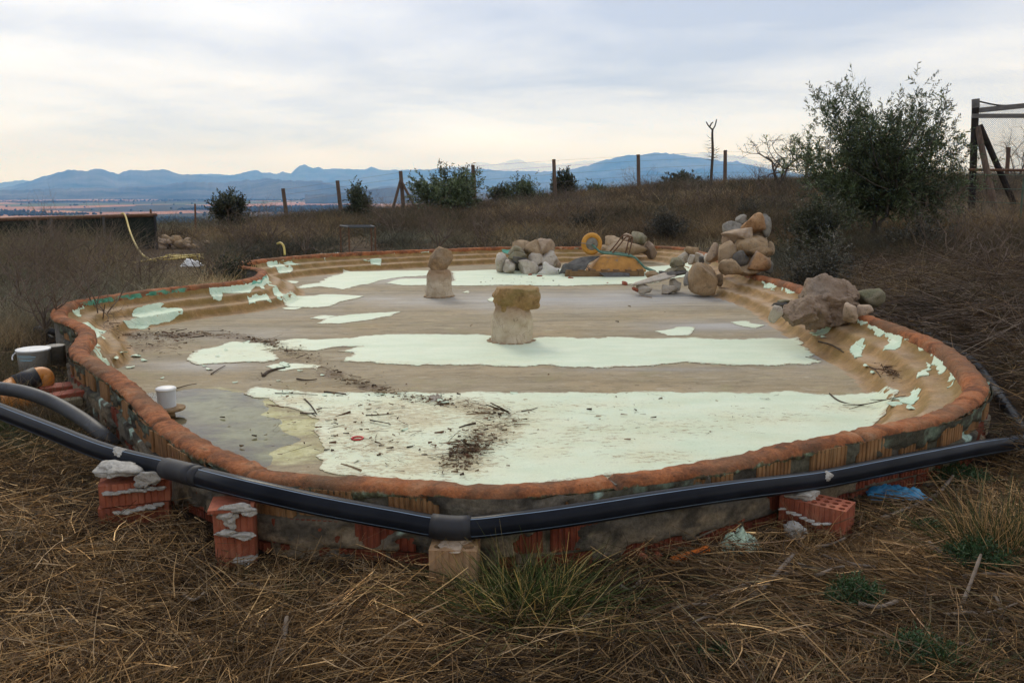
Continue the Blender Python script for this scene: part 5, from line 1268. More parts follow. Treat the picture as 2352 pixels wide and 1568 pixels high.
# centre block
x_, y_, zt = under_pipe(1040); zt -= .012; gp = empty('brick_pier', (x_, y_, 0), 'single pale buff brick block capped with beige mortar under the pipe joint', 'brick pier')
pier_brick((x_, y_ - .01, zt - .20), (.185, .15, .20), -.05, BRICK_BUFF, gp, 7, (3, 2))
pier_brick((x_, y_ - .01, zt - .32), (.185, .15, .118), -.03, BRICK_RED, gp, 7)
BEIGEM = stone_mat('mortar_beige', (0.36, 0.26, 0.18), (0.47, 0.36, 0.26), (0.54, 0.44, 0.34), None, 14, 1.0)
rock((x_, y_ - .01, zt - .002), (.088, .08, .022), BEIGEM, gp, 'mortar', rough=.4, sub=4)
# right pier
x_, y_, zt = under_pipe(1850); y_ -= .05; zt -= .02; gp = empty('brick_pier', (x_ + .04, y_, 0), 'two-course perforated red brick pier under the right of the pipe', 'brick pier')
pier_brick((x_ + .04, y_, zt - .105), (.29, .145, .105), -.66, BRICK_FRESH, gp, 13, (7, 3)); pier_brick((x_ + .035, y_, zt - .215), (.29, .145, .104), -.66, BRICK_RED, gp, 13)
rock((x_ - .01, y_ + .03, zt + .008), (.09, .06, .028), 'mortar', gp, 'mortar', rough=.5, sub=4)
blob(1822, 1216, y_ - .10, 56, 36, 'mortar', gp, .04)
seam(1790, 1166, 1884, 1205, y_ + .0, y_ - .135, 6, 5, gp, .012); seam(1890, 1204, 1950, 1190, y_ - .13, y_ - .05, 4, 4, gp, .012)
# second pipe behind the right rim
path2 = spline([at_z(x, y, z) for x, y, z in ((2005,708,.10),(2040,726,.10),(2100,754,.12),(2170,790,.14),(2222,822,.15),(2252,850,.15),(2287,897,.12),(2325,950,.09),(2352,992,.07),(2400,1060,.05))], 6)
g = empty('water_pipe', path2[20], 'black pipe curving along the ground outside the right rim', 'pipe')
MB().tube(path2, .038, 16).build('pipe', BLACKP, g, True)
p = path2[37]; MB().tube([path2[36], path2[38]], .041, 12).build('clamp', BLACKM, g)
# grey hose on the left
path3 = spline([at_z(x, y, z) for x, y, z in ((-120,890,.30),(-40,890,.3),(20,894,.29),(75,906,.27),(130,928,.22),(190,963,.16),(236,998,.10),(262,1022,.03))], 6)
tag(MB().tube(path3, .043, 16).build('hose', GREYPIPE, None, True, path3[0]), 'thick dull grey hose sloping down at the left edge above the black pipe', 'hose')
# orange sewer pipe pieces
g = empty('sewer_pipe', at_z(60, 935, 0), 'orange sewer pipe bends joined by a black rubber sleeve at the left edge', 'pipe')
OY = 5.75
MB().tube(spline([at_y(94, 893, OY + .05), at_y(103, 876, OY + .05), at_y(101, 864, OY + .06), at_y(90, 862, OY + .04), at_y(78, 866, OY)], 6), .062, 18).build('elbow', ORPVC, g, True)
MB().tube([at_y(86, 864, OY), at_y(36, 884, OY - .1)], .072, 20).build('sleeve', BLACKM, g, True)
MB().tube(spline([at_y(46, 880, OY - .08), at_y(28, 888, OY - .12), at_y(12, 900, OY - .2), at_y(4, 918, OY - .25), at_y(14, 930, OY - .3)], 6), [.064] * 14 + [.075] * 11, 18).build('elbow', ORPVC, g, True)
MB().tube([at_y(4, 920, OY - .35), at_y(30, 924, OY - .3), at_y(70, 922, OY - .2)], [.09, .085, .07], 20).build('bell_socket', ORPVC, g, True)
# red ceramic planks and slab beneath them
REDT = simple('red_tile', [(0.3, (0.20, 0.040, 0.022)), (0.7, (0.29, 0.066, 0.035))], 8, .75, .25, 40, .003, .3)
def plank(px0, py0, px1, py1, Y0, Y1, wd, th, mat, label, cat, name):
    a_, b_ = at_y(px0, py0, Y0), at_y(px1, py1, Y1); c__ = (a_ + b_) / 2; d = b_ - a_
    M_ = d.to_track_quat('X', 'Z').to_matrix()
    o_ = MB().box(c__, (d.length, wd, th), M=M_).build(name, mat, None, False, c__)
    bv = o_.modifiers.new('bevel', 'BEVEL'); bv.width = .006; bv.segments = 2
    return tag(o_, label, cat)
plank(88, 893, 188, 884, 5.72, 5.9, .17, .035, REDT, 'upper of two red ceramic planks beside the orange pipe', 'tile', 'ceramic_plank')
plank(112, 914, 194, 900, 5.5, 5.62, .13, .045, REDT, 'lower red ceramic plank nearest the pool wall', 'tile', 'ceramic_plank')
plank(128, 926, 184, 917, 5.45, 5.55, .16, .05, ST['olive'], 'grey concrete slab underneath the red ceramic planks', 'slab', 'concrete_slab')
tag(rock(at_z(66, 944, .05), (.10, .07, .05), 'white', rot=(0, 0, .4), blocky=.85, rough=.12), 'whitish broken block under the orange pipe socket', 'block').name = 'broken_block'
# bucket
p = on_ground(82, 856); p = Vector((p.x, p.y, gz(p.x, p.y))); m_ = mpp(p)
g = empty('bucket', p, 'white plastic bucket with blue print standing in weeds left of the pool', 'bucket')
h_ = 56 * m_; r0, r1 = 32 * m_, 34 * m_
MB().lathe(p, [(r0, 0), (r1, h_ * .93), (r1 + .006, h_ * .93), (r1 + .008, h_), (r1 - .004, h_ + .002), (r1 * .6, h_ + .001)], 36).build('body', WHITEP, g, True)
BLUEP = simple('blue_print', [(0.3, (0.25, 0.45, 0.55)), (0.7, (0.36, 0.55, 0.62))], 9, .5, 0, 30, .002, .3)
for k_, (za, a0, a1) in enumerate(((.80, -2.15, -1.2), (.74, -2.3, -.95), (.66, -2.2, -1.0), (.60, -2.05, -1.15))):
    V, F = [], []
    for j in range(9):
        a_ = a0 + (a1 - a0) * j / 8
        for dz in (0, .028 if k_ % 2 else .016):
            zz = h_ * za + dz * h_; rr = r0 + (r1 - r0) * (zz / (h_ * .93)) + .0015
            V.append((p.x + math.cos(a_) * rr, p.y + math.sin(a_) * rr, p.z + zz))
    for j in range(8): F.append((2 * j, 2 * j + 2, 2 * j + 3, 2 * j + 1))
    mk('print', V, F, BLUEP, g)
hd = [Vector((p.x - r1 - .01, p.y, p.z + h_ * .88)), Vector((p.x - r1 - .035, p.y - .03, p.z + h_ * .72)), Vector((p.x - r1 - .02, p.y - .06, p.z + h_ * .58))]
MB().tube(spline(hd, 5), .006, 6).build('handle', WHITEP, g, True)
p = on_ground(116, 846); p = Vector((p.x, p.y + .1, gz(p.x, p.y)))
tag(MB().lathe(p, [(.075, 0), (.08, .17), (.085, .175), (.07, .18)], 24).build('tub', GREYM, None, True, p), 'dull grey plastic tub half hidden behind the white bucket', 'tub')
g = at_z(95, 757, .12)
tag(MB().tube(spline([at_z(140, 765, .14), at_z(112, 759, .15), at_z(90, 756, .14), at_z(84, 759, .12), at_z(98, 767, .08), at_z(122, 782, .02)], 5), .035, 12).build('pipe_elbow', BLACKM, None, True, g), 'bent black pipe end lying by the left bulge of the rim', 'pipe')
# white pvc stub through the wall, right
p = at_z(2168, 1016, .16); tag(MB().tube([p + Vector((.03, .12, .02)), p - Vector((.02, .03, .0))], [.034, .034], 16).build('pipe_stub', WHITEP, None, True, p), 'short white plastic pipe stub at the pool wall behind the black pipe', 'pipe stub')
# blue bag, orange tube bit, shards, paint lump
BLUE = simple('blue_plastic', [(0.3, (0.015, 0.15, 0.32)), (0.7, (0.05, 0.28, 0.48))], 9, .4, .5, 20, .02, .5)
p = on_ground(2055, 1150); 
def rag(p, w, d_, h_, mat, label, cat, name, seed):
    n, m = 26, 18; V, F = [], []
    for i in range(n):
        for j in range(m):
            u_, v_ = i / (n - 1) - .5, j / (m - 1) - .5; e = max(0, 1 - (2 * u_) ** 2 - (2 * v_) ** 2)
            nz = mnoise.noise(Vector((u_ * 5 + seed, v_ * 5, 0))) + .5 * mnoise.noise(Vector((u_ * 12 + seed, v_ * 12, 3)))
            V.append((p.x + u_ * w * (1 + .3 * mnoise.noise(Vector((v_ * 4, seed, 0)))), p.y + v_ * d_, p.z + .004 + h_ * (e ** .5) * (.45 + .75 * abs(nz))))
    for i in range(n - 1):
        for j in range(m - 1): F.append((i * m + j, (i + 1) * m + j, (i + 1) * m + j + 1, i * m + j + 1))
    return tag(mk(name, V, F, mat, None, True, p), label, cat)
rag(p + Vector((0, 0, .03)), .28, .16, .055, BLUE, 'crumpled blue plastic bag in the twigs right of the pool wall', 'plastic bag', 'plastic_bag', 2.0)
p = on_ground(440, 611); rag(p, .40, .3, .16, WHITEP, 'crumpled white plastic sack on the grass behind the left rim', 'sack', 'plastic_sack', 7.0)
p = on_ground(1700, 1258); rag(p, .17, .12, .09, MINT_WALL, 'lump of pale green paint skin lying in twigs by the wall', 'paint skin', 'paint_skin', 11.0)
p = on_floor(1000, 918); rag(p, .10, .12, .045, ST['white'], 'scrap of crumpled white paper on the litter line', 'paper', 'paper_scrap', 15.0)
a_, b_ = on_ground(1542, 1303), on_ground(1625, 1286); tag(MB().tube([a_ + Vector((0, 0, .03)), b_ + Vector((0, 0, .05))], .016, 14).build('plastic_tube', simple('orange_tube', [(0.3, (.55, .12, .015)), (.7, (.62, .17, .02))], 5, .5), None, True, a_), 'bright orange plastic tube in the twigs at the foot of the wall', 'tube')
for i, (x, y, s, rz, lab) in enumerate(((1482,1300,.05,.7,'broken red tile shard left of the orange tube'),(1502,1298,.055,-.8,'leaning red tile shard next to the orange tube'),(845,1268,.06,.3,'orange-brown broken brick at the wall foot left of the centre block'),(1895,1237,.05,.1,'small tan brick piece at the foot of the right pier'))):
    p = on_ground(x, y); tag(rock(p + Vector((0, 0, .03)), (s, s * .5, s * .55), BRICK_FRESH if i < 3 else BRICK_BUFF, None, 'tile_shard', (rz * .6, rz, rz), blocky=.95, rough=.15), lab, 'brick shard')

# ------------------------------------------------------------------ background structures
POSTW = simple('post_wood', [(0.3, (0.075, 0.052, 0.038)), (0.6, (0.14, 0.10, 0.075)), (0.85, (0.22, 0.175, 0.135))], 5, .9, .5, 40, .006, .15, (3, 3, .6))
FY = 44.0
g = empty('wire_fence', (0, FY, gz(0, FY)), 'wire fence on tall wooden posts along the brow of the hill', 'fence')
tops = []
for px, top, base in ((650,433,515),(775,415,500),(920,393,485),(1086,379,470),(1272,366,452),(1466,355,440),(1666,345,434),(1855,350,432)):
    t_ = at_y(px, top, FY + (px - 1200) * .002); b_ = at_y(px + (px - CX) * -.012 + 5, base, t_.y); b_.z = min(b_.z, gz(b_.x, b_.y)) - .2
    MB().tube([b_, t_], [.105, .095], 10).build('post', POSTW, g); tops.append((b_, t_))
b_, t_ = tops[2]
for px, py in ((900, 475), (957, 472)):
    e = at_y(px, py, t_.y - .3); e.z -= .25; MB().tube([e, t_ + Vector((0, -.05, -.45))], .07, 10).build('brace', POSTW, g)
WIREM = simple('fence_wire', [(0.3, (0.10, 0.10, 0.11)), (0.7, (0.17, 0.17, 0.18))], 9, .5, 0, 30, .002, .4)
for f in (.12, .3, .48, .66, .84, .97):
    mb = MB(); pts = [b__.lerp(t__, f) for b__, t__ in tops]; mb.tube(pts, .006, 4); mb.build('wire', WIREM, g)
# older leaning stakes on the left
for i, (px, top, base, Y, lab) in enumerate(((346,481,505,24,'short dark stake behind the pond corner'),(448,468,545,28,'thin leaning steel stake in the weeds left of the dark shrub'))):
    t_, b_ = at_y(px, top, Y), at_y(px + 2, base, Y); b_.z = gz(b_.x, b_.y) - .1; tag(MB().tube([b_, t_], [.035, .03], 8).build('stake', RUST, None, False, b_), lab, 'stake')
# dark netted pond at the left
NETD = simple('dark_netting', [(0.3, (0.012, 0.016, 0.014)), (0.7, (0.03, 0.036, 0.03))], 8, .9, .4, 90, .004, .1)
TY = 20.5
cA, cB = at_y(-260, 512, TY - 1.2), at_y(357, 494, TY); zb = min(gz(cA.x, cA.y), gz(cB.x, cB.y)) - .1
g = empty('netted_pond', (cB.x, cB.y, zb), 'low pond tank behind dark netting with a rusty top rail, left edge', 'pond')
bk = Vector((-2.2, 4.5, -.15))
for a_, b_, nm in ((cA, cB, 'netting'), (cB, cB + bk, 'netting')):
    MB().add([(a_.x, a_.y, zb), (b_.x, b_.y, zb), (b_.x, b_.y, b_.z - .03), (a_.x, a_.y, a_.z - .03), (a_.x, a_.y + .03, zb), (b_.x, b_.y + .03, zb), (b_.x, b_.y + .03, b_.z - .03), (a_.x, a_.y + .03, a_.z - .03)], [(0, 1, 2, 3), (5, 4, 7, 6), (3, 2, 6, 7)]).build(nm, NETD, g)
    MB().tube([a_, b_], .045, 8).build('top_rail', RUST, g)
for f in (.15, .38, .6, .8, 1.0):
    q = cA.lerp(cB, f); MB().tube([(q.x, q.y - .05, zb), (q.x, q.y - .05, q.z)], .03, 8).build('post', GREYPIPE if f < 1 else BLACKM, g)
LINER = simple('teal_liner', [(0.3, (0.10, 0.30, 0.27)), (0.7, (0.18, 0.40, 0.36))], 4, .5)
q0, q1 = cA.lerp(cB, .62) + bk * .8, cA.lerp(cB, .9) + bk * .8; MB().box((q0 + q1) / 2 - Vector((0, 0, .02)), ((q1 - q0).length, .05, .14), math.atan2((q1 - q0).y, (q1 - q0).x)).build('liner', LINER, g)
# yellow hose over the rail and in coils on the ground
YEL = simple('yellow_hose', [(0.3, (0.42, 0.30, 0.06)), (0.7, (0.55, 0.43, 0.13))], 9, .5, .1, 40, .002, .4)
g = empty('garden_hose', on_ground(400, 602), 'yellow garden hose hanging from the pond rail and coiled in the grass', 'hose')
MB().tube(spline([at_y(270, 503, TY + .1), at_y(280, 491, TY - .1), at_y(288, 496, TY - .25), at_y(298, 530, TY - .9), at_y(312, 563, TY - 2), at_y(328, 586, TY - 2.9), at_y(347, 596, TY - 3.3), at_y(362, 600, TY - 3.6)], 6), .022, 8).build('hanging_run', YEL, g, True)
def gp_(x, y, dz=.04):
    q = on_ground(x, y); return Vector((q.x, q.y, gz(q.x, q.y) + dz))
for pts in ([(300,612),(340,605),(380,600),(420,594),(460,590),(466,594),(455,597),(462,602)], [(382,592),(410,591),(445,592),(464,591)], [(395,597),(425,597),(450,600),(468,603)], [(360,604),(400,602),(436,599),(460,604)]):
    MB().tube(spline([gp_(x, y, .05 + random.uniform(0, .05)) for x, y in pts], 5), .02, 6).build('coil', YEL, g, True)
tag(MB().tube(spline([at_y(637, 560, 16.8), at_y(645, 558, 16.7), at_y(652, 567, 16.6), at_y(654, 585, 16.5)], 5), .022, 8).build('hose_end', YEL, None, True, at_y(654, 590, 16.5)), 'end of a yellow hose arching up behind the far left rim', 'hose')
# pile of limestone
g = empty('stone_pile', on_ground(400, 568), 'pile of tan limestone blocks beside the netted pond', 'stone pile')
rnd = random.Random(21)
for i in range(17):
    x, y = rnd.uniform(366, 448), 0; w = rnd.uniform(16, 34); y = 560 - 12 * max(0, 1 - abs(x - 395) / 50) * rnd.random() + rnd.uniform(-4, 8)
    rock_px(x, y, w, w * rnd.uniform(.6, .85), rnd.uniform(20.4, 21.3), rnd.choice(('tan', 'ochre', 'pink')), g, sub=2, blocky=.4)
for x, y in ((474, 556), (486, 560)): rock_px(x, y, 18, 11, 22, 'tan', g, sub=2)
# metal table frame
g = empty('table_frame', (-3.9, 19, gz(-3.9, 19)), 'rusty bare table frame on four legs beyond the far rim', 'table frame')
tp = [at_y(774, 517, 18.9), at_y(796, 527, 18.35), at_y(857, 526, 18.35), at_y(846, 516, 18.9)]
zt = np.mean([q.z for q in tp]); tp = [Vector((q.x, q.y, zt)) for q in tp]
tp[0].y = tp[3].y = 19.25; tp[1].y = tp[2].y = 18.6
for i in range(4):
    MB().tube([tp[i], tp[(i + 1) % 4]], .022, 6).build('rail', GREYPIPE, g); b_ = Vector((tp[i].x, tp[i].y, gz(tp[i].x, tp[i].y) - .05)); MB().tube([b_, tp[i]], .022, 6).build('leg', RUST, g)
for f in (.33, .66): MB().tube([tp[0].lerp(tp[1], f), tp[3].lerp(tp[2], f)], .012, 6).build('slat', GREYPIPE, g)
# netted enclosure at the right
AY = 22.5
g = empty('netted_enclosure', at_y(2235, 512, AY), 'wooden enclosure of braced posts and rails with fine netting, right edge', 'enclosure')
DARKW = simple('dark_post', [(0.3, (0.018, 0.015, 0.014)), (0.7, (0.045, 0.036, 0.03))], 6, .9, .5, 40, .006, .15)
GREYW = simple('weathered_rail', [(0.3, (0.10, 0.095, 0.09)), (0.7, (0.19, 0.18, 0.17))], 6, .85, .4, 40, .004, .2, (1, 4, 4))
bz = Vector((0, 0, -.3))
MB().tube([at_y(2232, 512, AY) + bz, at_y(2241, 232, AY)], .09, 12).build('post', DARKW, g)
MB().tube([at_y(2241, 248, AY - .01), at_y(2241, 228, AY)], .098, 12).build('post_cap', GREYW, g)
MB().box((at_y(2246, 254, AY) + at_y(2420, 236, AY)) / 2, ((at_y(2420, 236, AY) - at_y(2246, 254, AY)).length, .06, .13), M=(at_y(2420, 236, AY) - at_y(2246, 254, AY)).to_track_quat('X', 'Z').to_matrix()).build('rail', GREYW, g)
MB().box((at_y(2234, 266, AY - .1) + at_y(2420, 267, AY - .1)) / 2, ((at_y(2420, 267, AY) - at_y(2234, 266, AY)).length, .05, .11)).build('rail', GREYW, g)
MB().tube([at_y(2299, 506, AY - .9) + bz, at_y(2245, 292, AY - .05)], [.085, .075], 10).build('brace', POSTW, g)
MB().tube([at_y(2352, 488, AY + .1) + bz, at_y(2250, 288, AY + .1)], [.08, .075], 10).build('brace', DARKW, g)
MB().tube([at_y(2225, 390, AY - .2), at_y(2420, 392, AY - .2)], .035, 8).build('rail', RUST, g)
MB().tube(spline([at_y(2244, 232, AY), at_y(2280, 240, AY), at_y(2310, 243, AY), at_y(2350, 240, AY), at_y(2420, 236, AY)], 5), .02, 6).build('net_hem', DARKW, g, True)
NETL = simple('fine_net', [(0.3, (0.05, 0.05, 0.055)), (0.7, (0.09, 0.09, 0.095))], 9, .8, 0)
def net():
    V, F = [], []
    A_, B_, C_, D_ = at_y(2246, 240, AY + .12), at_y(2420, 238, AY + .12), at_y(2420, 500, AY + .12), at_y(2238, 500, AY + .12)
    wv, hv = B_ - A_, D_ - A_; n1, n2 = int(wv.length / .05), int(hv.length / .05)
    def strip(a_, b_):
        d = (b_ - a_).normalized(); s_ = d.cross(Vector((0, 1, 0))).normalized() * .0028; o_ = len(V)
        V.extend([a_ - s_, a_ + s_, b_ + s_, b_ - s_]); F.append((o_, o_ + 1, o_ + 2, o_ + 3))
    n = n1 + n2
    for k_ in range(-n2, n1):          # diagonal threads
        x0_ = k_ * .05; a0, a1 = max(0, -x0_), min(hv.length, wv.length - x0_)
        if a1 > a0:
            strip(A_ + wv.normalized() * (x0_ + a0) + hv.normalized() * a0, A_ + wv.normalized() * (x0_ + a1) + hv.normalized() * a1)
            strip(B_ - wv.normalized() * (x0_ + a0) + hv.normalized() * a0, B_ - wv.normalized() * (x0_ + a1) + hv.normalized() * a1)
    tag(mk('net_mesh', V, F, NETL, g), kind='stuff')
net()
# wire panel in front of it
g = empty('garden_fence', at_y(2340, 530, 17.5), 'thin green wire garden fence in front of the netted enclosure', 'fence')
GW = simple('green_wire', [(0.3, (0.06, 0.09, 0.065)), (0.7, (0.11, 0.15, 0.11))], 9, .6, 0)
MB().tube([at_y(2338, 560, 17.5), at_y(2352, 408, 17.5)], .02, 8).build('post', GW, g)
for y0, y1 in ((401, 403), (462, 471), (432, 437)): MB().tube([at_y(2218, y0, 18.2), at_y(2430, y1, 17)], .008, 6).build('wire', GW, g)
tag(MB().tube([at_y(2312, 440, 38) + bz * 4, at_y(2317, 338, 38)], [.09, .085], 10).build('fence_post', RUST, None, False, at_y(2312, 440, 38)), 'lone reddish post seen through the netting at the right', 'post')
# ------------------------------------------------------------------ plants
LEAF = attr_mat('olive_leaf', .55, .25, 8, .35, .25)
BARK = simple('tree_bark', [(0.3, (0.045, 0.038, 0.03)), (0.7, (0.11, 0.095, 0.078))], 12, .95, .7, 50, .01, .1, (1, 1, .3))
STRAW = attr_mat('straw', .8, .25, 14, .2, .15)
def leaves_at(C, D, n_per, Ll, Lw, pal, rg, spread=.10, out=.8):
    """sprays of narrow leaves: C spray bases, D spray directions"""
    n = len(C); k_ = n_per; t = np.tile(np.linspace(.05, 1, k_), n)
    B = np.repeat(C, k_, 0) + np.repeat(D, k_, 0) * t[:, None]; N_ = n * k_
    dn = np.repeat(D / (np.linalg.norm(D, axis=1)[:, None] + 1e-9), k_, 0)
    sd_ = rg.normal(0, 1, (N_, 3)); sd_ -= dn * (sd_ * dn).sum(1)[:, None]; sd_ /= np.linalg.norm(sd_, axis=1)[:, None]
    d = dn * .75 + sd_ * out; d /= np.linalg.norm(d, axis=1)[:, None]
    w = np.cross(d, rg.normal(0, 1, (N_, 3))); w /= np.linalg.norm(w, axis=1)[:, None]
    L_ = (Ll * rg.uniform(.7, 1.3, N_))[:, None]; W_ = (Lw * rg.uniform(.7, 1.3, N_))[:, None]
    B = B + rg.normal(0, spread * .1, (N_, 3))
    V = np.stack([B, B + d * L_ * .45 + w * W_ / 2, B + d * L_, B + d * L_ * .45 - w * W_ / 2], 1).reshape(-1, 3)
    F = np.arange(N_ * 4).reshape(-1, 4)
    c__ = pal[rg.integers(0, len(pal), N_)] * rg.uniform(.7, 1.35, (N_, 1)) * np.repeat(rg.uniform(.75, 1.25, (n, 1)), k_, 0)
    return V, F, np.repeat(c__, 4, 0)
OLIVE = np.array((1.05, 1.15, .95)) * np.array([(.045, .060, .028), (.060, .075, .036), (.085, .10, .055), (.12, .135, .09), (.035, .045, .022)])
def limb(mb, a_, b_, r0, r1, rnd, sag=.12, n=6):
    pts = []; L_ = (b_ - a_).length
    off = Vector((rnd.gauss(0, 1), rnd.gauss(0, 1), rnd.gauss(0, .2))) * L_ * sag
    for i in range(n + 1):
        f = i / n; pts.append(a_.lerp(b_, f) + off * math.sin(f * math.pi) * .7 + Vector((rnd.gauss(0, 1), rnd.gauss(0, 1), rnd.gauss(0, 1))) * L_ * .02)
    mb.tube(pts, [r0 + (r1 - r0) * i / n for i in range(n + 1)], 6); return pts
def leafy_tree(name, base, targets, label, cat, trunk_h, r0, sprays, n_per, Ll, Lw, seed, dense=1.0, sp_len=(.2, .4), pal=OLIVE, group=None, forks=4, jitter=.35):
    """trunk, limbs reaching for the target points, sprays of leaves around the limb ends"""
    rnd = random.Random(seed); rg = np.random.default_rng(seed)
    g_ = empty(name, base, label, cat, group); mb = MB(); base = Vector(base)
    cen = sum((t for t in targets), Vector()) / len(targets)
    fk = []
    for i in range(forks):
        d = Vector((cen.x, cen.y, base.z)) - base; e = base + Vector((d.x * .3 + rnd.gauss(0, .22) * trunk_h, d.y * .3 + rnd.gauss(0, .22) * trunk_h, trunk_h * rnd.uniform(.75, 1.25)))
        limb(mb, base - Vector((0, 0, .1)) + Vector((rnd.gauss(0, .03), rnd.gauss(0, .03), 0)), e, r0 * (1 if i == 0 else .7), r0 * .5, rnd, .06); fk.append(e)
    ends = []
    for t in targets:
        f = min(fk, key=lambda q: (q - t).length + rnd.uniform(0, .5)); pts = limb(mb, f, t, r0 * .30, r0 * .06, rnd, .10)
        ends.append((pts, (t - f).normalized()))
    mb.build('trunk', BARK, g_, True)
    C, D = [], []; wts = [rnd.uniform(.25, 1.6) for _ in ends]; picks = rnd.choices(range(len(ends)), wts, k=sprays); shade = [rnd.uniform(.6, 1.5) for _ in ends]
    for pk in picks:
        pts, d = ends[pk]; f = rnd.random() ** .6; i = min(int(f * (len(pts) - 1)), len(pts) - 2)
        p = pts[i].lerp(pts[i + 1], rnd.random()) + Vector((rnd.gauss(0, 1), rnd.gauss(0, 1), rnd.gauss(0, 1))) * jitter * (.4 + .6 * f)
        dd = (d * .5 + Vector((rnd.gauss(0, .6), rnd.gauss(0, .6), rnd.gauss(.45, .5)))).normalized() * rnd.uniform(*sp_len)
        C.append(p); D.append(dd)
    C, D = np.array([tuple(q) for q in C]), np.array([tuple(q) for q in D])
    V, F, c__ = leaves_at(C, D, n_per, Ll, Lw, pal, rg)
    c__ = c__ * np.repeat(np.array([shade[q] for q in picks]), n_per * 4)[:, None]
    V2, F2, c2 = ribbons(C, D, np.linalg.norm(D, axis=1), np.full(len(C), .007), np.zeros((len(C), 3)), 1, np.tile((.06, .055, .04), (len(C), 1)), .4, seed)
    mk('crown', np.concatenate([V, V2]), np.concatenate([F, F2 + len(V)]), LEAF, g_, cols=np.concatenate([c__, c2]))
    return g_
# the olive tree right of the pool
OYt = 17.6; rnd = random.Random(12)
tg = []
for px, py in [(1845,330),(1860,370),(1885,300),(1895,240),(1912,196),(1945,190),(1960,240),(1975,205),(1990,270),(2010,300),(2035,255),(2060,240),(2075,280),(2098,190),(2106,240),(2125,230),(2165,212),(2150,270),(2180,270),(2195,310),(2205,350),(2212,400),(2180,420),(2150,380),(2120,330),(2090,360),(2060,330),(2030,380),(2000,350),(1970,330),(1940,290),(1930,350),(1900,390),(1880,420),(1920,440),(1960,420),(2000,430),(2050,440),(2100,430),(2150,450),(2190,455),(1990,470),(2080,470),(1940,480),(2130,490),(2170,480),(1905,340),(2025,300),(1955,270),(2140,300)]:
    for _ in range(2): tg.append(at_y(2030 + (px - 2030) * 1.06 + rnd.gauss(0, 6), py + 20 + rnd.gauss(0, 5), OYt + rnd.gauss(0, .55)))
ob = at_y(2003, 556, OYt); ob.z = gz(ob.x, ob.y)
leafy_tree('olive_tree', ob, tg, 'tall grey-green olive tree standing right of the pool', 'tree', 1.0, .06, 3500, 16, .082, .022, 6, jitter=.17, sp_len=(.16, .36))
# long shoots above its crown are part of the targets; the low shrub on its left
def shrub(px, py_top, py_base, w, Y, label, seed, sprays=260, pal=OLIVE, name='shrub', Ll=.07, Lw=.022, n_per=12, group=None, trunk=.35):
    b_ = at_y(px, py_base, Y); b_ = Vector((b_.x, b_.y, gz(b_.x, b_.y))); t_ = at_y(px, py_top, Y); m = mpp(t_); hw = w * m / 2 * 1.12; h__ = max(t_.z - b_.z, .3)
    rn = random.Random(seed); tg_ = []
    for _ in range(26):
        a__ = rn.uniform(0, 6.28); r_ = math.sqrt(rn.random()) * rn.choice((.8, 1, 1, 1.3)); f = rn.uniform(.2, 1.0) * rn.choice((.75, 1, 1, 1.15))
        k_ = math.sqrt(max(0.05, 1 - (abs(f - .45) / .6) ** 2)); tg_.append(b_ + Vector((math.cos(a__) * r_ * hw * k_, math.sin(a__) * r_ * hw * k_, h__ * f * rn.uniform(.85, 1.02))))
    return leafy_tree(name, b_, tg_, label, 'shrub', h__ * trunk, .02 + h__ * .012, sprays, n_per, Ll, Lw, seed, pal=pal, group=group, forks=5, jitter=hw * .2, sp_len=(.12 * h__ + .05, .2 * h__ + .1))
DKG = np.array((1.35, 1.3, 1.25)) * np.array([(.028, .036, .018), (.038, .046, .024), (.05, .058, .032), (.022, .028, .015)])
GRB = np.array([(.05, .052, .035), (.065, .062, .045), (.085, .075, .055), (.04, .04, .03)])
shrub(1045, 388, 482, 135, 36, 'broad olive bush on the hill brow in front of a fence post', 31, 1300, Ll=.13, Lw=.05)
shrub(820, 432, 500, 62, 36, 'small pointed bush between two fence posts on the left brow', 32, 520, Ll=.10, Lw=.04, pal=DKG)
shrub(535, 450, 524, 78, 31, 'dark bush alone in front of the ploughed plain at the left', 33, 700, Ll=.10, Lw=.04, pal=DKG)
shrub(1297, 400, 462, 58, 46, 'round dark bush on the skyline next to a fence post', 34, 700, Ll=.11, Lw=.05, pal=DKG)
shrub(1566, 411, 450, 84, 46, 'low rounded dark bush on the skyline left of the dead tree', 35, 700, Ll=.11, Lw=.05, pal=DKG)
shrub(1205, 414, 462, 74, 43, 'feathery green bush right of the broad olive bush', 36, 520, Ll=.10, Lw=.035)
shrub(1145, 432, 468, 60, 44, 'dull dark thicket between the olive bush and the feathery bush', 37, 420, Ll=.10, Lw=.045, pal=DKG)
shrub(1365, 418, 456, 60, 45, 'loose grey-green bush right of the round skyline bush', 38, 160, Ll=.09, Lw=.03)
shrub(1860, 462, 590, 150, 15.5, 'dim grey-green shrub below the left of the olive tree', 39, 700, Ll=.05, Lw=.018, pal=DKG, n_per=14)
shrub(1720, 470, 520, 120, 24, 'low blackish shrub behind the boulder stack', 40, 420, Ll=.05, Lw=.016, pal=GRB * .6)
shrub(1530, 480, 560, 100, 21, 'dark low shrub beyond the far right rim', 41, 420, Ll=.05, Lw=.016, pal=GRB * .6)
shrub(1345, 492, 530, 80, 24, 'dark tussock shrub beyond the wheelbarrow wheel', 42, 300, Ll=.05, Lw=.016, pal=GRB * .6)
shrub(1625, 500, 545, 70, 20, 'small dark shrub left of the boulder stack', 43, 220, Ll=.06, Lw=.025, pal=DKG * .8) if False else None
shrub(2100, 520, 600, 170, 15.0, 'grey low shrub under the right side of the olive tree', 44, 420, Ll=.05, Lw=.02, pal=GRB)
shrub(1900, 560, 650, 160, 11.5, 'grey-green low shrub between the olive tree and the big brown rock', 45, 480, Ll=.045, Lw=.016, pal=GRB)
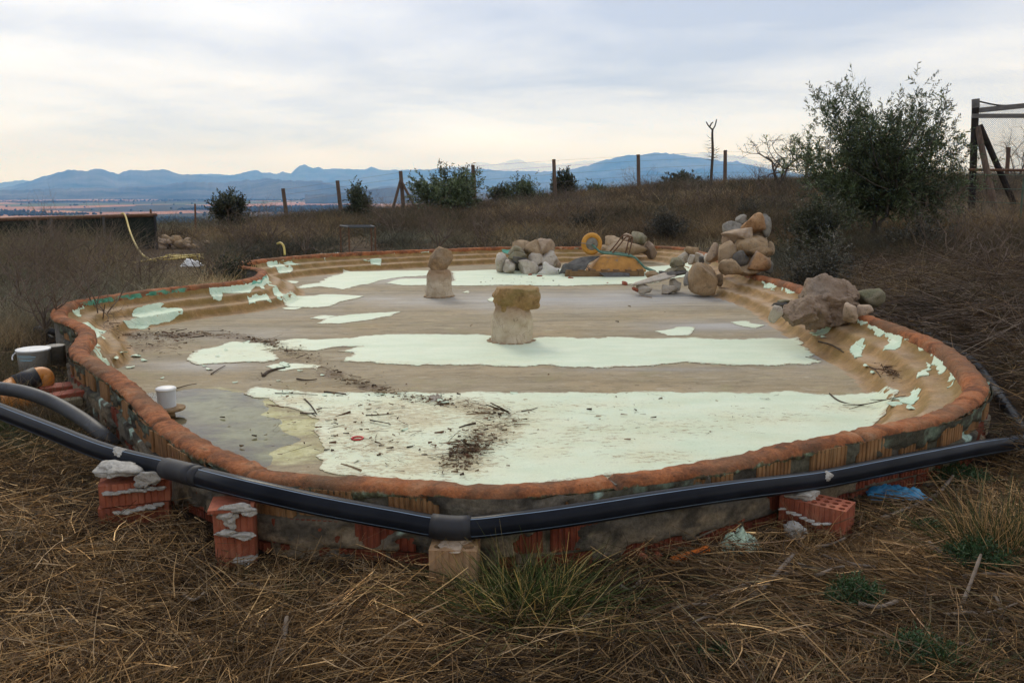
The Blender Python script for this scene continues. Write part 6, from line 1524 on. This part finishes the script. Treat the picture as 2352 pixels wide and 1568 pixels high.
shrub(530, 596, 645, 90, 12.9, 'dark small shrub growing in the notch of the left rim', 46, 300, Ll=.04, Lw=.02, pal=DKG * .7)
# bare trees
def bare(mb, p, d, L_, r_, depth, rnd, up=.25):
    n = 4; pts = [p]; q = p
    for i in range(n):
        d = (d + Vector((rnd.gauss(0, .22), rnd.gauss(0, .22), rnd.gauss(0, .18)))).normalized(); q = q + d * L_ / n; pts.append(q)
    mb.tube(pts, [r_ * (1 - .45 * i / n) for i in range(n + 1)], 5 if depth > 1 else 3, False)
    if depth <= 0: return
    for i in range(rnd.choice((2, 3, 3))):
        a__ = Vector((rnd.gauss(0, 1), rnd.gauss(0, 1), rnd.gauss(up, .7))).normalized(); k_ = rnd.randint(2, n)
        bare(mb, pts[k_], (d * .6 + a__ * .9).normalized(), L_ * rnd.uniform(.6, .85), r_ * .55, depth - 1, rnd, up)
def bare_tree(name, px, py, Y, L_, r_, depth, seed, label, stems=3, up=.25, mat=None):
    b_ = at_y(px, py, Y); b_ = Vector((b_.x, b_.y, gz(b_.x, b_.y) - .05)); rnd = random.Random(seed); mb = MB(); g_ = empty(name, b_, label, 'tree' if L_ > .5 else 'shrub')
    mb.tube([b_ - Vector((0, 0, .1)), b_ + Vector((0, 0, .25))], [r_ * 1.6, r_ * 1.2], 8)
    for i in range(stems):
        a__ = 2 * math.pi * i / stems + rnd.random(); bare(mb, b_ + Vector((0, 0, .15)), Vector((math.cos(a__) * .7, math.sin(a__) * .5, 1)).normalized(), L_, r_, depth, rnd, up)
    o_ = mb.build('branches', mat or BARK, g_, False); return g_
bare_tree('bare_tree', 1790, 436, 36, 1.2, .06, 5, 3, 'leafless spreading tree left of the olive tree', 4, .3)
bare_tree('bare_tree', 2330, 440, 34, .95, .03, 4, 8, 'thin leafless branches behind the netting at the right edge', 5, .5)
SCRUBW = simple('dry_stem', [(0.3, (0.085, 0.062, 0.048)), (0.7, (0.19, 0.145, 0.11))], 6, .9, .2, 60, .003, .1)
for i, (px, py, Y, L_, dep, lab) in enumerate(((210,690,8.9,.34,4,'dark bare weed stems outside the left rim'),(170,655,10.5,.4,4,'tall bare weed clump left of the rim'),(330,640,11.5,.34,4,'bare reddish weed behind the left rim'),(60,640,10.5,.4,4,'bare brown weed at the left edge of the picture'),
                                            (100,720,8.2,.3,3,'low bare twigs above the white bucket'),(1370,490,26,.5,4,'bare bush in the dry grass above the wheel'),(1215,520,24,.45,4,'bare twiggy bush above the pale rockery'),(560,560,19,.4,4,'bare twiggy bush beyond the notch of the rim'),(620,548,21,.42,4,'bare reddish bush left of the table frame'),(900,530,24,.45,4,'bare bush right of the table frame'),(1480,470,32,.5,4,'bare bush below the skyline near the middle right'),
                                            (20,690,9.2,.42,4,'tall grey weed thicket at the extreme left edge'),(120,600,13,.42,4,'pale bare shrub in front of the netted pond'),(250,625,12.5,.36,4,'bare shrub halfway along the left rim'),(470,640,12.4,.3,4,'bare shrub just left of the rim notch'),
                                            (700,560,18,.36,4,'spiky dry bush left of the metal table frame feet'),(1010,545,20,.42,4,'dry bush straight behind the far pedestal'),(1110,535,21,.42,4,'dry grey bush left of the pale rockery'),(1290,500,25,.5,4,'large twiggy bush above the wheelbarrow wheel'),(1600,480,26,.5,4,'dry bush between the dead sapling and the boulder stack'),
                                            (1760,455,32,.5,4,'reddish dry bush under the leafless tree'),(2180,600,13,.42,4,'bare shrub on the right bank below the enclosure'),(2290,660,10.5,.4,4,'bare twig tangle at the right edge above the pipe'))):
    bare_tree('dry_bush', px, py, Y, L_ * 1.35, .010 if Y < 15 else .014, dep, 60 + i, lab, 7, .6, SCRUBW)
# dead sapling with forked top
SY = 38.0
g = empty('dead_sapling', at_y(1633, 440, SY), 'dead leafless sapling with a forked top on the skyline', 'tree')
mb = MB(); rnd = random.Random(2)
bb = at_y(1632, 440, SY); bb.z = gz(bb.x, bb.y) - .1
trunk = spline([bb, at_y(1634, 400, SY), at_y(1637, 350, SY), at_y(1636, 310, SY), at_y(1637, 297, SY)], 4); mb.tube(trunk, [.075 - .035 * i / len(trunk) for i in range(len(trunk))], 8)
for pts in ([(1636,298),(1642,290),(1646,274)], [(1636,298),(1628,290),(1622,280)], [(1630,292),(1634,284),(1638,281)]): mb.tube(spline([at_y(x, y, SY) for x, y in pts], 3), [.035 - .002 * i for i in range(7)], 6)
for _ in range(26):
    y = rnd.uniform(318, 370); s = rnd.choice((-1, 1)); a_ = at_y(1636, y, SY); b_ = at_y(1636 + s * rnd.uniform(8, 24), y - rnd.uniform(-3, 12), SY + rnd.uniform(-.5, .5)); mb.tube([a_, a_.lerp(b_, .5) + Vector((0, 0, -.04)), b_], [.012, .009, .004], 4, False)
mb.build('trunk', BARK, g, True)

# ---- dry grass, scrub and litter: nobody could count it
PAL_STRAW = np.array((1.30, 1.08, .82)) * np.array([(.30, .215, .115), (.24, .165, .085), (.19, .135, .075), (.15, .11, .065), (.25, .21, .155), (.11, .078, .046), (.35, .27, .16), (.05, .034, .02), (.07, .048, .03), (.42, .33, .20), (.06, .042, .027)])
PAL_SCRUB = np.array((1.55, 1.36, 1.02)) * np.array([(.105, .075, .052), (.14, .10, .066), (.085, .060, .045), (.18, .13, .08), (.075, .068, .045), (.06, .046, .036)])
PAL_GREEN = np.array([(.055, .075, .022), (.075, .09, .03), (.04, .055, .018), (.11, .11, .05)])
def ok_place(x, y, grow=.12):
    m = ~in_pool(x, y, grow)
    for o_ in PIERS: m &= (np.abs(x - o_[0]) > .10) | (np.abs(y - o_[1]) > .07)
    for q in path2[::3]: m &= np.hypot(x - q.x, y - q.y) > (.11 if grow < .13 else .24)
    if grow > .13:
        for q in path[::3]: m &= np.hypot(x - q.x, y - q.y) > .07
    return m
PIERS = [(o.location.x, o.location.y) for o in bpy.data.objects if o.name.startswith('brick_pier')]
def scatter_px(n, x0, x1, y0, y1, rg, maxr=60):
    """random places whose picture positions fall in a box (so that near ground gets as much as it shows)"""
    px, py = rg.uniform(x0, x1, n), rg.uniform(y0, y1, n); u_, v_ = (px - CX) / FPX, (CY - py) / FPX
    dx, dy, dz = u_, CP + v_ * SP, -SP + v_ * CP; z = np.zeros(n)
    for _ in range(8):
        t = np.where(dz < -1e-4, (z - CAM_H) / np.minimum(dz, -1e-4), 1e6); t = np.minimum(t, maxr * 1.5); x, y = dx * t, dy * t; z = .5 * z + .5 * terrain(x, y, False)
    z = terrain(x, y); ok = (np.hypot(x, y) < maxr) & (np.abs(z - (CAM_H + dz * t)) < .35) & ok_place(x, y)
    return x[ok], y[ok], z[ok]
def blades(name, label, cat, sets, mat, seed):
    Vs, Fs, Cs, o = [], [], [], 0
    for s in sets:
        V, F, C = ribbons(*s, seed=seed); Vs.append(V); Fs.append(F + o); Cs.append(C); o += len(V); seed += 1
    # sets may differ in segments but all faces are quads
    return tag(mk(name, np.concatenate(Vs), np.concatenate(Fs), mat, cols=np.concatenate(Cs)), label, cat, kind='stuff')
KEEP_CLEAR = [(275, 485, 552, 645), (768, 868, 545, 605), (30, 130, 838, 900), (60, 200, 880, 950)]
def clear_px(x, y, z):
    px, py = proj(x, y, z); m = np.ones(len(x), bool)
    for a__, b__, c__, d__ in KEEP_CLEAR: m &= ~((px > a__) & (px < b__) & (py > c__) & (py < d__))
    return m
def scatter_world(n, x0, x1, y0, y1, rg):
    x, y = rg.uniform(x0, x1, n), rg.uniform(y0, y1, n); ok = ok_place(x, y, .2); x, y = x[ok], y[ok]; return x, y, terrain(x, y)
def flat_straw(n, box, Lr, Wr, pal, rg, lift, tilt, maxr=12, coher=.0, clump=None):
    x, y, z = scatter_px(n, *box, rg, maxr)
    if clump is not None:
        k_ = fbm(x * clump, y * clump, 0, 3, 301) + rg.normal(0, .08, len(x)) > .46; x, y, z = x[k_], y[k_], z[k_]
    ppx, ppy = proj(x, y, z); sandy = np.exp(-((ppx - 2000) / 210) ** 2 - ((ppy - 1290) / 50) ** 2) + np.exp(-((ppx - 1900) / 220) ** 2 - ((ppy - 1400) / 40) ** 2); k_ = rg.random(len(x)) > .85 * np.clip(sandy, 0, 1); x, y, z = x[k_], y[k_], z[k_]
    n = len(x); a__ = rg.uniform(0, 2 * math.pi, n)
    if coher: a__ = coher * rg.normal(0, .8, n) + 2.5 * math.pi * fbm(x * 1.1, y * 1.1, 0, 2, 77) + (rg.random(n) > .5) * math.pi
    D = np.stack([np.cos(a__), np.sin(a__), np.abs(rg.normal(0, tilt, n)) * rg.choice([1, 1, .2], n)], 1)
    L_ = rg.uniform(*Lr, n) * rg.choice([.6, 1, 1.3], n); W_ = rg.uniform(*Wr, n)
    c__ = pal[rg.integers(0, len(pal), n)] * np.exp(rg.normal(-.12, .5, (n, 1))) * (.25 + 1.5 * fbm(x * 2.2, y * 2.2, 0, 3, 401) ** 1.3)[:, None]
    bd = np.stack([rg.normal(0, .22, n), rg.normal(0, .22, n), -np.abs(rg.normal(.05, .08, n))], 1)
    P = np.stack([x, y, z + rg.uniform(.0, lift, n)], 1) - D * (L_ * .35)[:, None] * np.array((1, 1, 0))
    ex = P + D * L_[:, None]
    ok = ok_place(P[:, 0], P[:, 1], .10) & ok_place(ex[:, 0], ex[:, 1], .10)
    return P[ok], D[ok], L_[ok], W_[ok], bd[ok], 3, c__[ok], .4
def tufts(n_t, per, box, Lr, Wr, pal, rg, spread=.05, lean=.45, maxr=60, segs=3, clump=None, bend=.35, tip=.2, mask=None, world_box=None, patchy=None):
    patchy = len(pal) == 6 if patchy is None else patchy
    x, y, z = scatter_world(n_t, *world_box, rg) if box is None else scatter_px(n_t, *box, rg, maxr)
    k_ = clear_px(x, y, z); x, y, z = x[k_], y[k_], z[k_]
    if clump is not None:
        k_ = fbm(x * clump, y * clump, 0, 3, 331) > .5; x, y, z = x[k_], y[k_], z[k_]
    if mask is not None:
        k_ = mask(x, y); x, y, z = x[k_], y[k_], z[k_]
    n = len(x) * per; sc_ = rg.uniform(.6, 1.25, len(x)); hue = pal[rg.integers(0, len(pal), len(x))]
    if patchy:
        cls = 1.3 * np.array([(.050, .042, .027), (.080, .078, .040), (.12, .082, .05), (.17, .12, .072), (.23, .165, .09), (.31, .23, .12)]); q_ = fbm(x * .28, y * .28, 0, 3, 701) + rg.normal(0, .07, len(x))
        ci = np.clip(((q_ - .30) / .40 * 6).astype(int), 0, 5); hue = cls[ci] * pal.mean() / .12; sc_ = sc_ * np.array([1.25, 1.3, 1.1, .95, .85, .75])[ci]
    X, Y, Z = np.repeat(x, per) + rg.normal(0, spread, n), np.repeat(y, per) + rg.normal(0, spread, n), np.repeat(z, per)
    D = np.stack([rg.normal(0, lean, n), rg.normal(0, lean, n), np.ones(n)], 1); L_ = rg.uniform(*Lr, n) * np.repeat(sc_, per)
    c__ = (np.repeat(hue, per, 0) * .7 + pal[rg.integers(0, len(pal), n)] * .3) * rg.uniform(.6, 1.35, (n, 1)); lo_ = fbm(X * .33, Y * .33, 0, 4, 611)[:, None]; hi_ = fbm(X * .9, Y * .9, 0, 3, 617)[:, None]; c__ = c__ * (.35 + 1.3 * hi_) * np.where(Y[:, None] > 6.5, 1, 1); gw = np.clip((lo_ - .5) * 4, 0, 1) * .75; c__ = c__ * (1 - gw) + gw * c__.mean(1)[:, None] * np.array((.92, 1.02, .78)); L_ = L_ * (.55 + .95 * hi_[:, 0]); bd = np.stack([rg.normal(0, bend, n), rg.normal(0, bend, n), -np.abs(rg.normal(0, bend * .6, n))], 1)
    ok = ok_place(X, Y, .14)
    return np.stack([X, Y, Z - .02], 1)[ok], D[ok], L_[ok], rg.uniform(*Wr, n)[ok], bd[ok], segs, c__[ok], tip
rg = np.random.default_rng(77)
blades('dry_straw', 'flattened dry straw and cut stalks covering the foreground', 'straw', [
    flat_straw(36000, (-60, 2420, 1000, 1640), (.05, .22), (.0024, .0068), PAL_STRAW * .92, rg, .055, .22, coher=.7),
    flat_straw(18000, (-60, 1500, 1130, 1640), (.06, .26), (.002, .005), PAL_STRAW * .95, rg, .085, .35, coher=.9, clump=1.6),
    flat_straw(9000, (-60, 2420, 1000, 1640), (.02, .07), (.004, .011), PAL_STRAW * .62, rg, .03, .12),
    flat_straw(9000, (1500, 2420, 850, 1640), (.10, .34), (.002, .006), PAL_SCRUB * 1.25, rg, .07, .18, coher=.8),
    flat_straw(7000, (-60, 520, 820, 1120), (.05, .2), (.0016, .004), PAL_STRAW * .6, rg, .06, .4),
    flat_straw(9000, (2000, 2420, 640, 1080), (.12, .5), (.003, .007), PAL_SCRUB * .62, rg, .25, .35, maxr=16),
    tufts(420, 14, (-60, 2420, 1150, 1640), (.05, .16), (.0016, .004), PAL_STRAW, rg, .03, .6, 8),
    tufts(170, 16, (-60, 2420, 1180, 1640), (.05, .13), (.002, .0045), PAL_GREEN, rg, .025, .6, 8, clump=1.1),
    tufts(200, 8, (-40, 1300, 1200, 1640), (.10, .22), (.0014, .003), PAL_STRAW * 1.2, rg, .03, .7, 8, bend=.6),
], STRAW, 500)
blades('green_grass', 'patches of short green grass at the left edge and by the bucket', 'grass', [
    tufts(900, 12, (-60, 170, 960, 1060), (.04, .11), (.002, .004), PAL_GREEN, rg, .04, .5, 9),
    tufts(500, 10, (-60, 150, 810, 900), (.05, .13), (.002, .005), PAL_GREEN * .9, rg, .05, .5, 12),
    tufts(600, 10, (2050, 2420, 520, 640), (.06, .15), (.004, .008), PAL_GREEN * .7, rg, .08, .5, 24),
], STRAW, 540)
blades('dry_scrub', 'brown dry scrub and weeds around and beyond the pool', 'scrub', [
    tufts(5200, 15, (-60, 2420, 425, 600), (.14, .42), (.006, .014), PAL_SCRUB, rg, .15, .5, 62, 2),
    tufts(900, 60, (450, 2420, 432, 560), (.30, .75), (.007, .014), PAL_SCRUB * .85, rg, .22, .75, 62, 2),
    tufts(3600, 16, None, (.22, .60), (.010, .020), PAL_SCRUB * np.array((1.0, 1.0, .95)), rg, .25, .6, 62, 2, world_box=(-14, 28, 22, 56)),
    tufts(1500, 22, None, (.30, .75), (.010, .018), PAL_SCRUB * np.array((.62, .68, .7)), rg, .30, .7, 62, 2, world_box=(-12, 30, 24, 56)),
    tufts(190, 130, None, (.40, .95), (.007, .013), np.array([(.07, .055, .042), (.05, .042, .032), (.085, .075, .05), (.11, .085, .065)]), rg, .34, .85, 62, 2, world_box=(-11, 16, 18.5, 44)),
    tufts(900, 18, None, (.25, .55), (.010, .018), PAL_STRAW * .6, rg, .2, .4, 62, 2, world_box=(-12, 28, 26, 56)),
    tufts(420, 60, (700, 1900, 500, 568), (.25, .65), (.005, .010), PAL_SCRUB * np.array((.7, .72, .75)), rg, .25, .8, 30, 2),
    tufts(90, 50, (-60, 285, 585, 650), (.45, .8), (.004, .008), PAL_SCRUB * 1.6, rg, .14, .35, 22, 3),
    tufts(230, 46, (-60, 420, 585, 690), (.3, .65), (.004, .008), PAL_SCRUB * 1.5, rg, .12, .45, 22, 3),
    tufts(170, 60, (-60, 520, 600, 690), (.25, .6), (.003, .007), PAL_SCRUB * .7, rg, .20, .8, 22, 3),
    tufts(320, 60, (1780, 2420, 500, 700), (.25, .65), (.004, .009), PAL_SCRUB * .7, rg, .22, .8, 22, 3),
    tufts(1500, 14, (500, 1950, 470, 575), (.12, .36), (.005, .012), PAL_STRAW * .62, rg, .12, .45, 45, 2, clump=.35),
    tufts(2300, 22, (-60, 540, 540, 700), (.16, .48), (.003, .008), PAL_SCRUB * 1.5, rg, .10, .45, 24, 3),
    tufts(900, 26, (-60, 260, 600, 800), (.20, .50), (.003, .006), PAL_SCRUB * 1.35, rg, .08, .4, 14, 3),
    tufts(700, 20, (-60, 260, 700, 980), (.10, .30), (.002, .005), PAL_SCRUB * .95, rg, .07, .55, 9, 3),
    tufts(1700, 22, (1760, 2420, 560, 740), (.14, .42), (.003, .008), PAL_SCRUB * .7, rg, .10, .55, 20, 3),
    tufts(1300, 18, (2000, 2420, 700, 1060), (.10, .32), (.002, .006), PAL_SCRUB * .72, rg, .08, .75, 10, 3),
    tufts(500, 30, (1250, 1850, 430, 470), (.25, .6), (.008, .016), PAL_STRAW * .75, rg, .15, .25, 60, 2),
    tufts(260, 14, (150, 420, 920, 1150), (.08, .26), (.002, .005), PAL_SCRUB * .8, rg, .05, .5, 6, 3),
    tufts(240, 14, (1100, 2200, 1150, 1330), (.05, .2), (.002, .004), PAL_STRAW * .85, rg, .04, .6, 6, 3),
], STRAW, 560)
# cut brush heaped on the right bank
def brush():
    rg2 = np.random.default_rng(5); x, y, z = scatter_px(6500, 1950, 2420, 560, 960, rg2, 15); n = len(x)
    a__ = rg2.uniform(0, 6.28, n); D = np.stack([np.cos(a__), np.sin(a__) * .6, rg2.normal(.04, .16, n)], 1); L_ = rg2.uniform(.25, .9, n)
    k_ = ok_place(x + D[:, 0] * L_, y + D[:, 1] * L_, .2); pal = np.array([(.045, .03, .022), (.07, .047, .034), (.10, .07, .05), (.17, .13, .095)])
    V, F, C = ribbons(np.stack([x, y, z + rg2.uniform(0, .3, n)], 1)[k_], D[k_], L_[k_], rg2.uniform(.005, .012, n)[k_], (rg2.normal(0, .2, (n, 3)))[k_], 3, (pal[rg2.integers(0, 4, n)])[k_], .4, 9)
    tag(mk('cut_brush', V, F, STRAW, cols=C), 'heap of cut brown brushwood on the bank right of the pool', 'brushwood', kind='stuff')
brush()
# grass tussocks
def tussock(px, py, n, Lr, pal, label, seed, spread=.05, lean=.55, w=(.002, .005)):
    p = on_ground(px, py); p = Vector((p.x, p.y, gz(p.x, p.y))); rg2 = np.random.default_rng(seed)
    P = np.stack([p.x + rg2.normal(0, spread, n), p.y + rg2.normal(0, spread * .7, n), np.full(n, p.z - .01)], 1)
    D = np.stack([rg2.normal(0, lean, n), rg2.normal(-.1, lean * .8, n), np.ones(n)], 1) + (P - np.array(p)) * np.array((6, 6, 0))
    V, F, C = ribbons(P, D, rg2.uniform(*Lr, n), rg2.uniform(*w, n), np.stack([rg2.normal(0, .25, n), rg2.normal(0, .25, n), -np.abs(rg2.normal(.1, .15, n))], 1), 4, pal[rg2.integers(0, len(pal), n)] * rg2.uniform(.6, 1.3, (n, 1)), .15, seed)
    return tag(mk('grass_tussock', V, F, STRAW, None, False, p, C), label, 'grass tussock')
MIX = np.concatenate([PAL_GREEN * .8, PAL_GREEN * .7, PAL_STRAW[[0, 4, 6]]])
tussock(1215, 1420, 1300, (.12, .36), MIX * np.array((1.15, 1.3, 1.0)), 'large green and yellow grass tussock in front of the pipe joint', 1, .11, .55, (.003, .0065))
tussock(1310, 1385, 260, (.06, .18), PAL_GREEN, 'smaller green grass tussock right of the large one', 2, .07, .6)
tussock(2290, 1285, 620, (.2, .46), np.concatenate([PAL_GREEN * .8, PAL_STRAW[[0, 6]]]), 'upright grass tussock at the right edge of the foreground', 3, .08, .35, (.003, .006))
tussock(2180, 1555, 300, (.08, .24), MIX, 'grass tussock in the bottom right corner', 4, .07, .5)
tussock(740, 1380, 150, (.05, .16), PAL_GREEN, 'thin green grass tuft in the straw left of the centre block', 5, .05, .7)
tussock(1480, 1500, 150, (.06, .15), MIX, 'sparse grass tuft at the bottom right of the middle', 6, .06, .6)
def herb(px, py, r_, label, seed, pal, h=.10, n=520):
    p = on_ground(px, py); p = Vector((p.x, p.y, gz(p.x, p.y))); rg2 = np.random.default_rng(seed)
    a__ = rg2.uniform(0, 6.28, n); q = np.sqrt(rg2.random(n)); C0 = np.stack([p.x + np.cos(a__) * q * r_, p.y + np.sin(a__) * q * r_ * .8, p.z + h * rg2.random(n) * (1 - .6 * q)], 1)
    D = np.stack([rg2.normal(0, .5, n), rg2.normal(0, .5, n), rg2.uniform(.4, 1.1, n)], 1) * .035
    V, F, C = leaves_at(C0, D, 7, .016, .005, pal, rg2, .05, .9)
    return tag(mk('green_herb', V, F, LEAF, None, False, p, C), label, 'plant')
HG = 1.25 * np.array([(.022, .050, .016), (.030, .065, .022), (.016, .036, .012), (.045, .075, .03)])
herb(2245, 1310, .13, 'dense dark green feathery plant at the lower right', 1, HG, .14, 700)
herb(1960, 1400, .09, 'dark green feathery sprig among twigs, lower right of centre', 2, HG, .13, 420)
herb(2140, 1225, .08, 'small bright green plant right of the right pier', 3, HG * 1.3, .04, 260)
herb(2110, 1530, .11, 'bushy dark green plant at the bottom edge near the right', 4, HG, .10, 380)
herb(2200, 1110, .16, 'dark green weeds under the right end of the pipe', 5, HG, .10, 420)
herb(1640, 1530, .06, 'little green plant at the bottom edge right of the middle', 6, HG, .06, 180)
# sticks
def stick(pts, r0, label, group=None, lift=.03):
    P = []
    for q in pts:
        p = on_ground(q[0], q[1]); P.append(Vector((p.x, p.y, gz(p.x, p.y) + lift + (q[2] if len(q) > 2 else 0))))
    S = spline(P, 4); return tag(MB().tube(S, [r0 * (1 - .4 * i / len(S)) * (1 + .12 * math.sin(i * 2.1)) for i in range(len(S))], 7).build('stick', PALEW, None, True, P[0]), label, 'stick', group)
stick([(1190,1506),(1270,1480),(1360,1440,.02)], .011, 'long grey stick lying below the large grass tussock')
stick([(2025,1205),(2090,1180),(2150,1150),(2185,1128,.05)], .013, 'crooked grey branch right of the right pier')
stick([(1700,1405),(1750,1370),(1820,1310,.04)], .012, 'straight stick slanting up towards the right pier')
stick([(1560,1430),(1650,1385),(1760,1345),(1830,1330)], .013, 'thick fallen branch among the twigs, middle right')
stick([(1880,1290),(1950,1310),(2010,1320)], .010, 'pale stick on the sandy patch')
stick([(1600,1490),(1680,1470)], .009, 'short cut stick below the fallen branch')
stick([(2190,1440),(2215,1400,.03),(2245,1345,.10)], .009, 'stick poking up diagonally at the lower right')
stick([(640,1560),(652,1520,.02),(662,1480,.07)], .011, 'broken pale stick near the bottom left of the middle')
stick([(515,1362),(560,1360),(600,1360)], .008, 'dark short stick in the straw below the narrow pier')
stick([(260,1525),(262,1545,.0),(266,1566)], .012, 'thick cut stub standing at the bottom left') if False else None
gr = 'sticks strewn over the straw'; rnd = random.Random(44)
for i in range(30):
    x, y = rnd.uniform(1350, 2330), rnd.uniform(1240, 1560)
    if i % 6 == 0: x = rnd.uniform(60, 1200); y = rnd.uniform(1330, 1560)
    a_ = rnd.uniform(-.6, .6) * (1 if rnd.random() < .7 else 2.2); L_ = rnd.uniform(40, 170)
    stick([(x, y, rnd.uniform(0, .03)), (x + L_ * .5 * math.cos(a_), y - L_ * .3 * math.sin(a_) + rnd.uniform(-8, 8), rnd.uniform(0, .03)), (x + L_ * math.cos(a_), y - L_ * .6 * math.sin(a_), rnd.uniform(0, .05))], rnd.uniform(.0045, .0095), 'thin bare twig lying loose on the foreground straw', gr, .035)
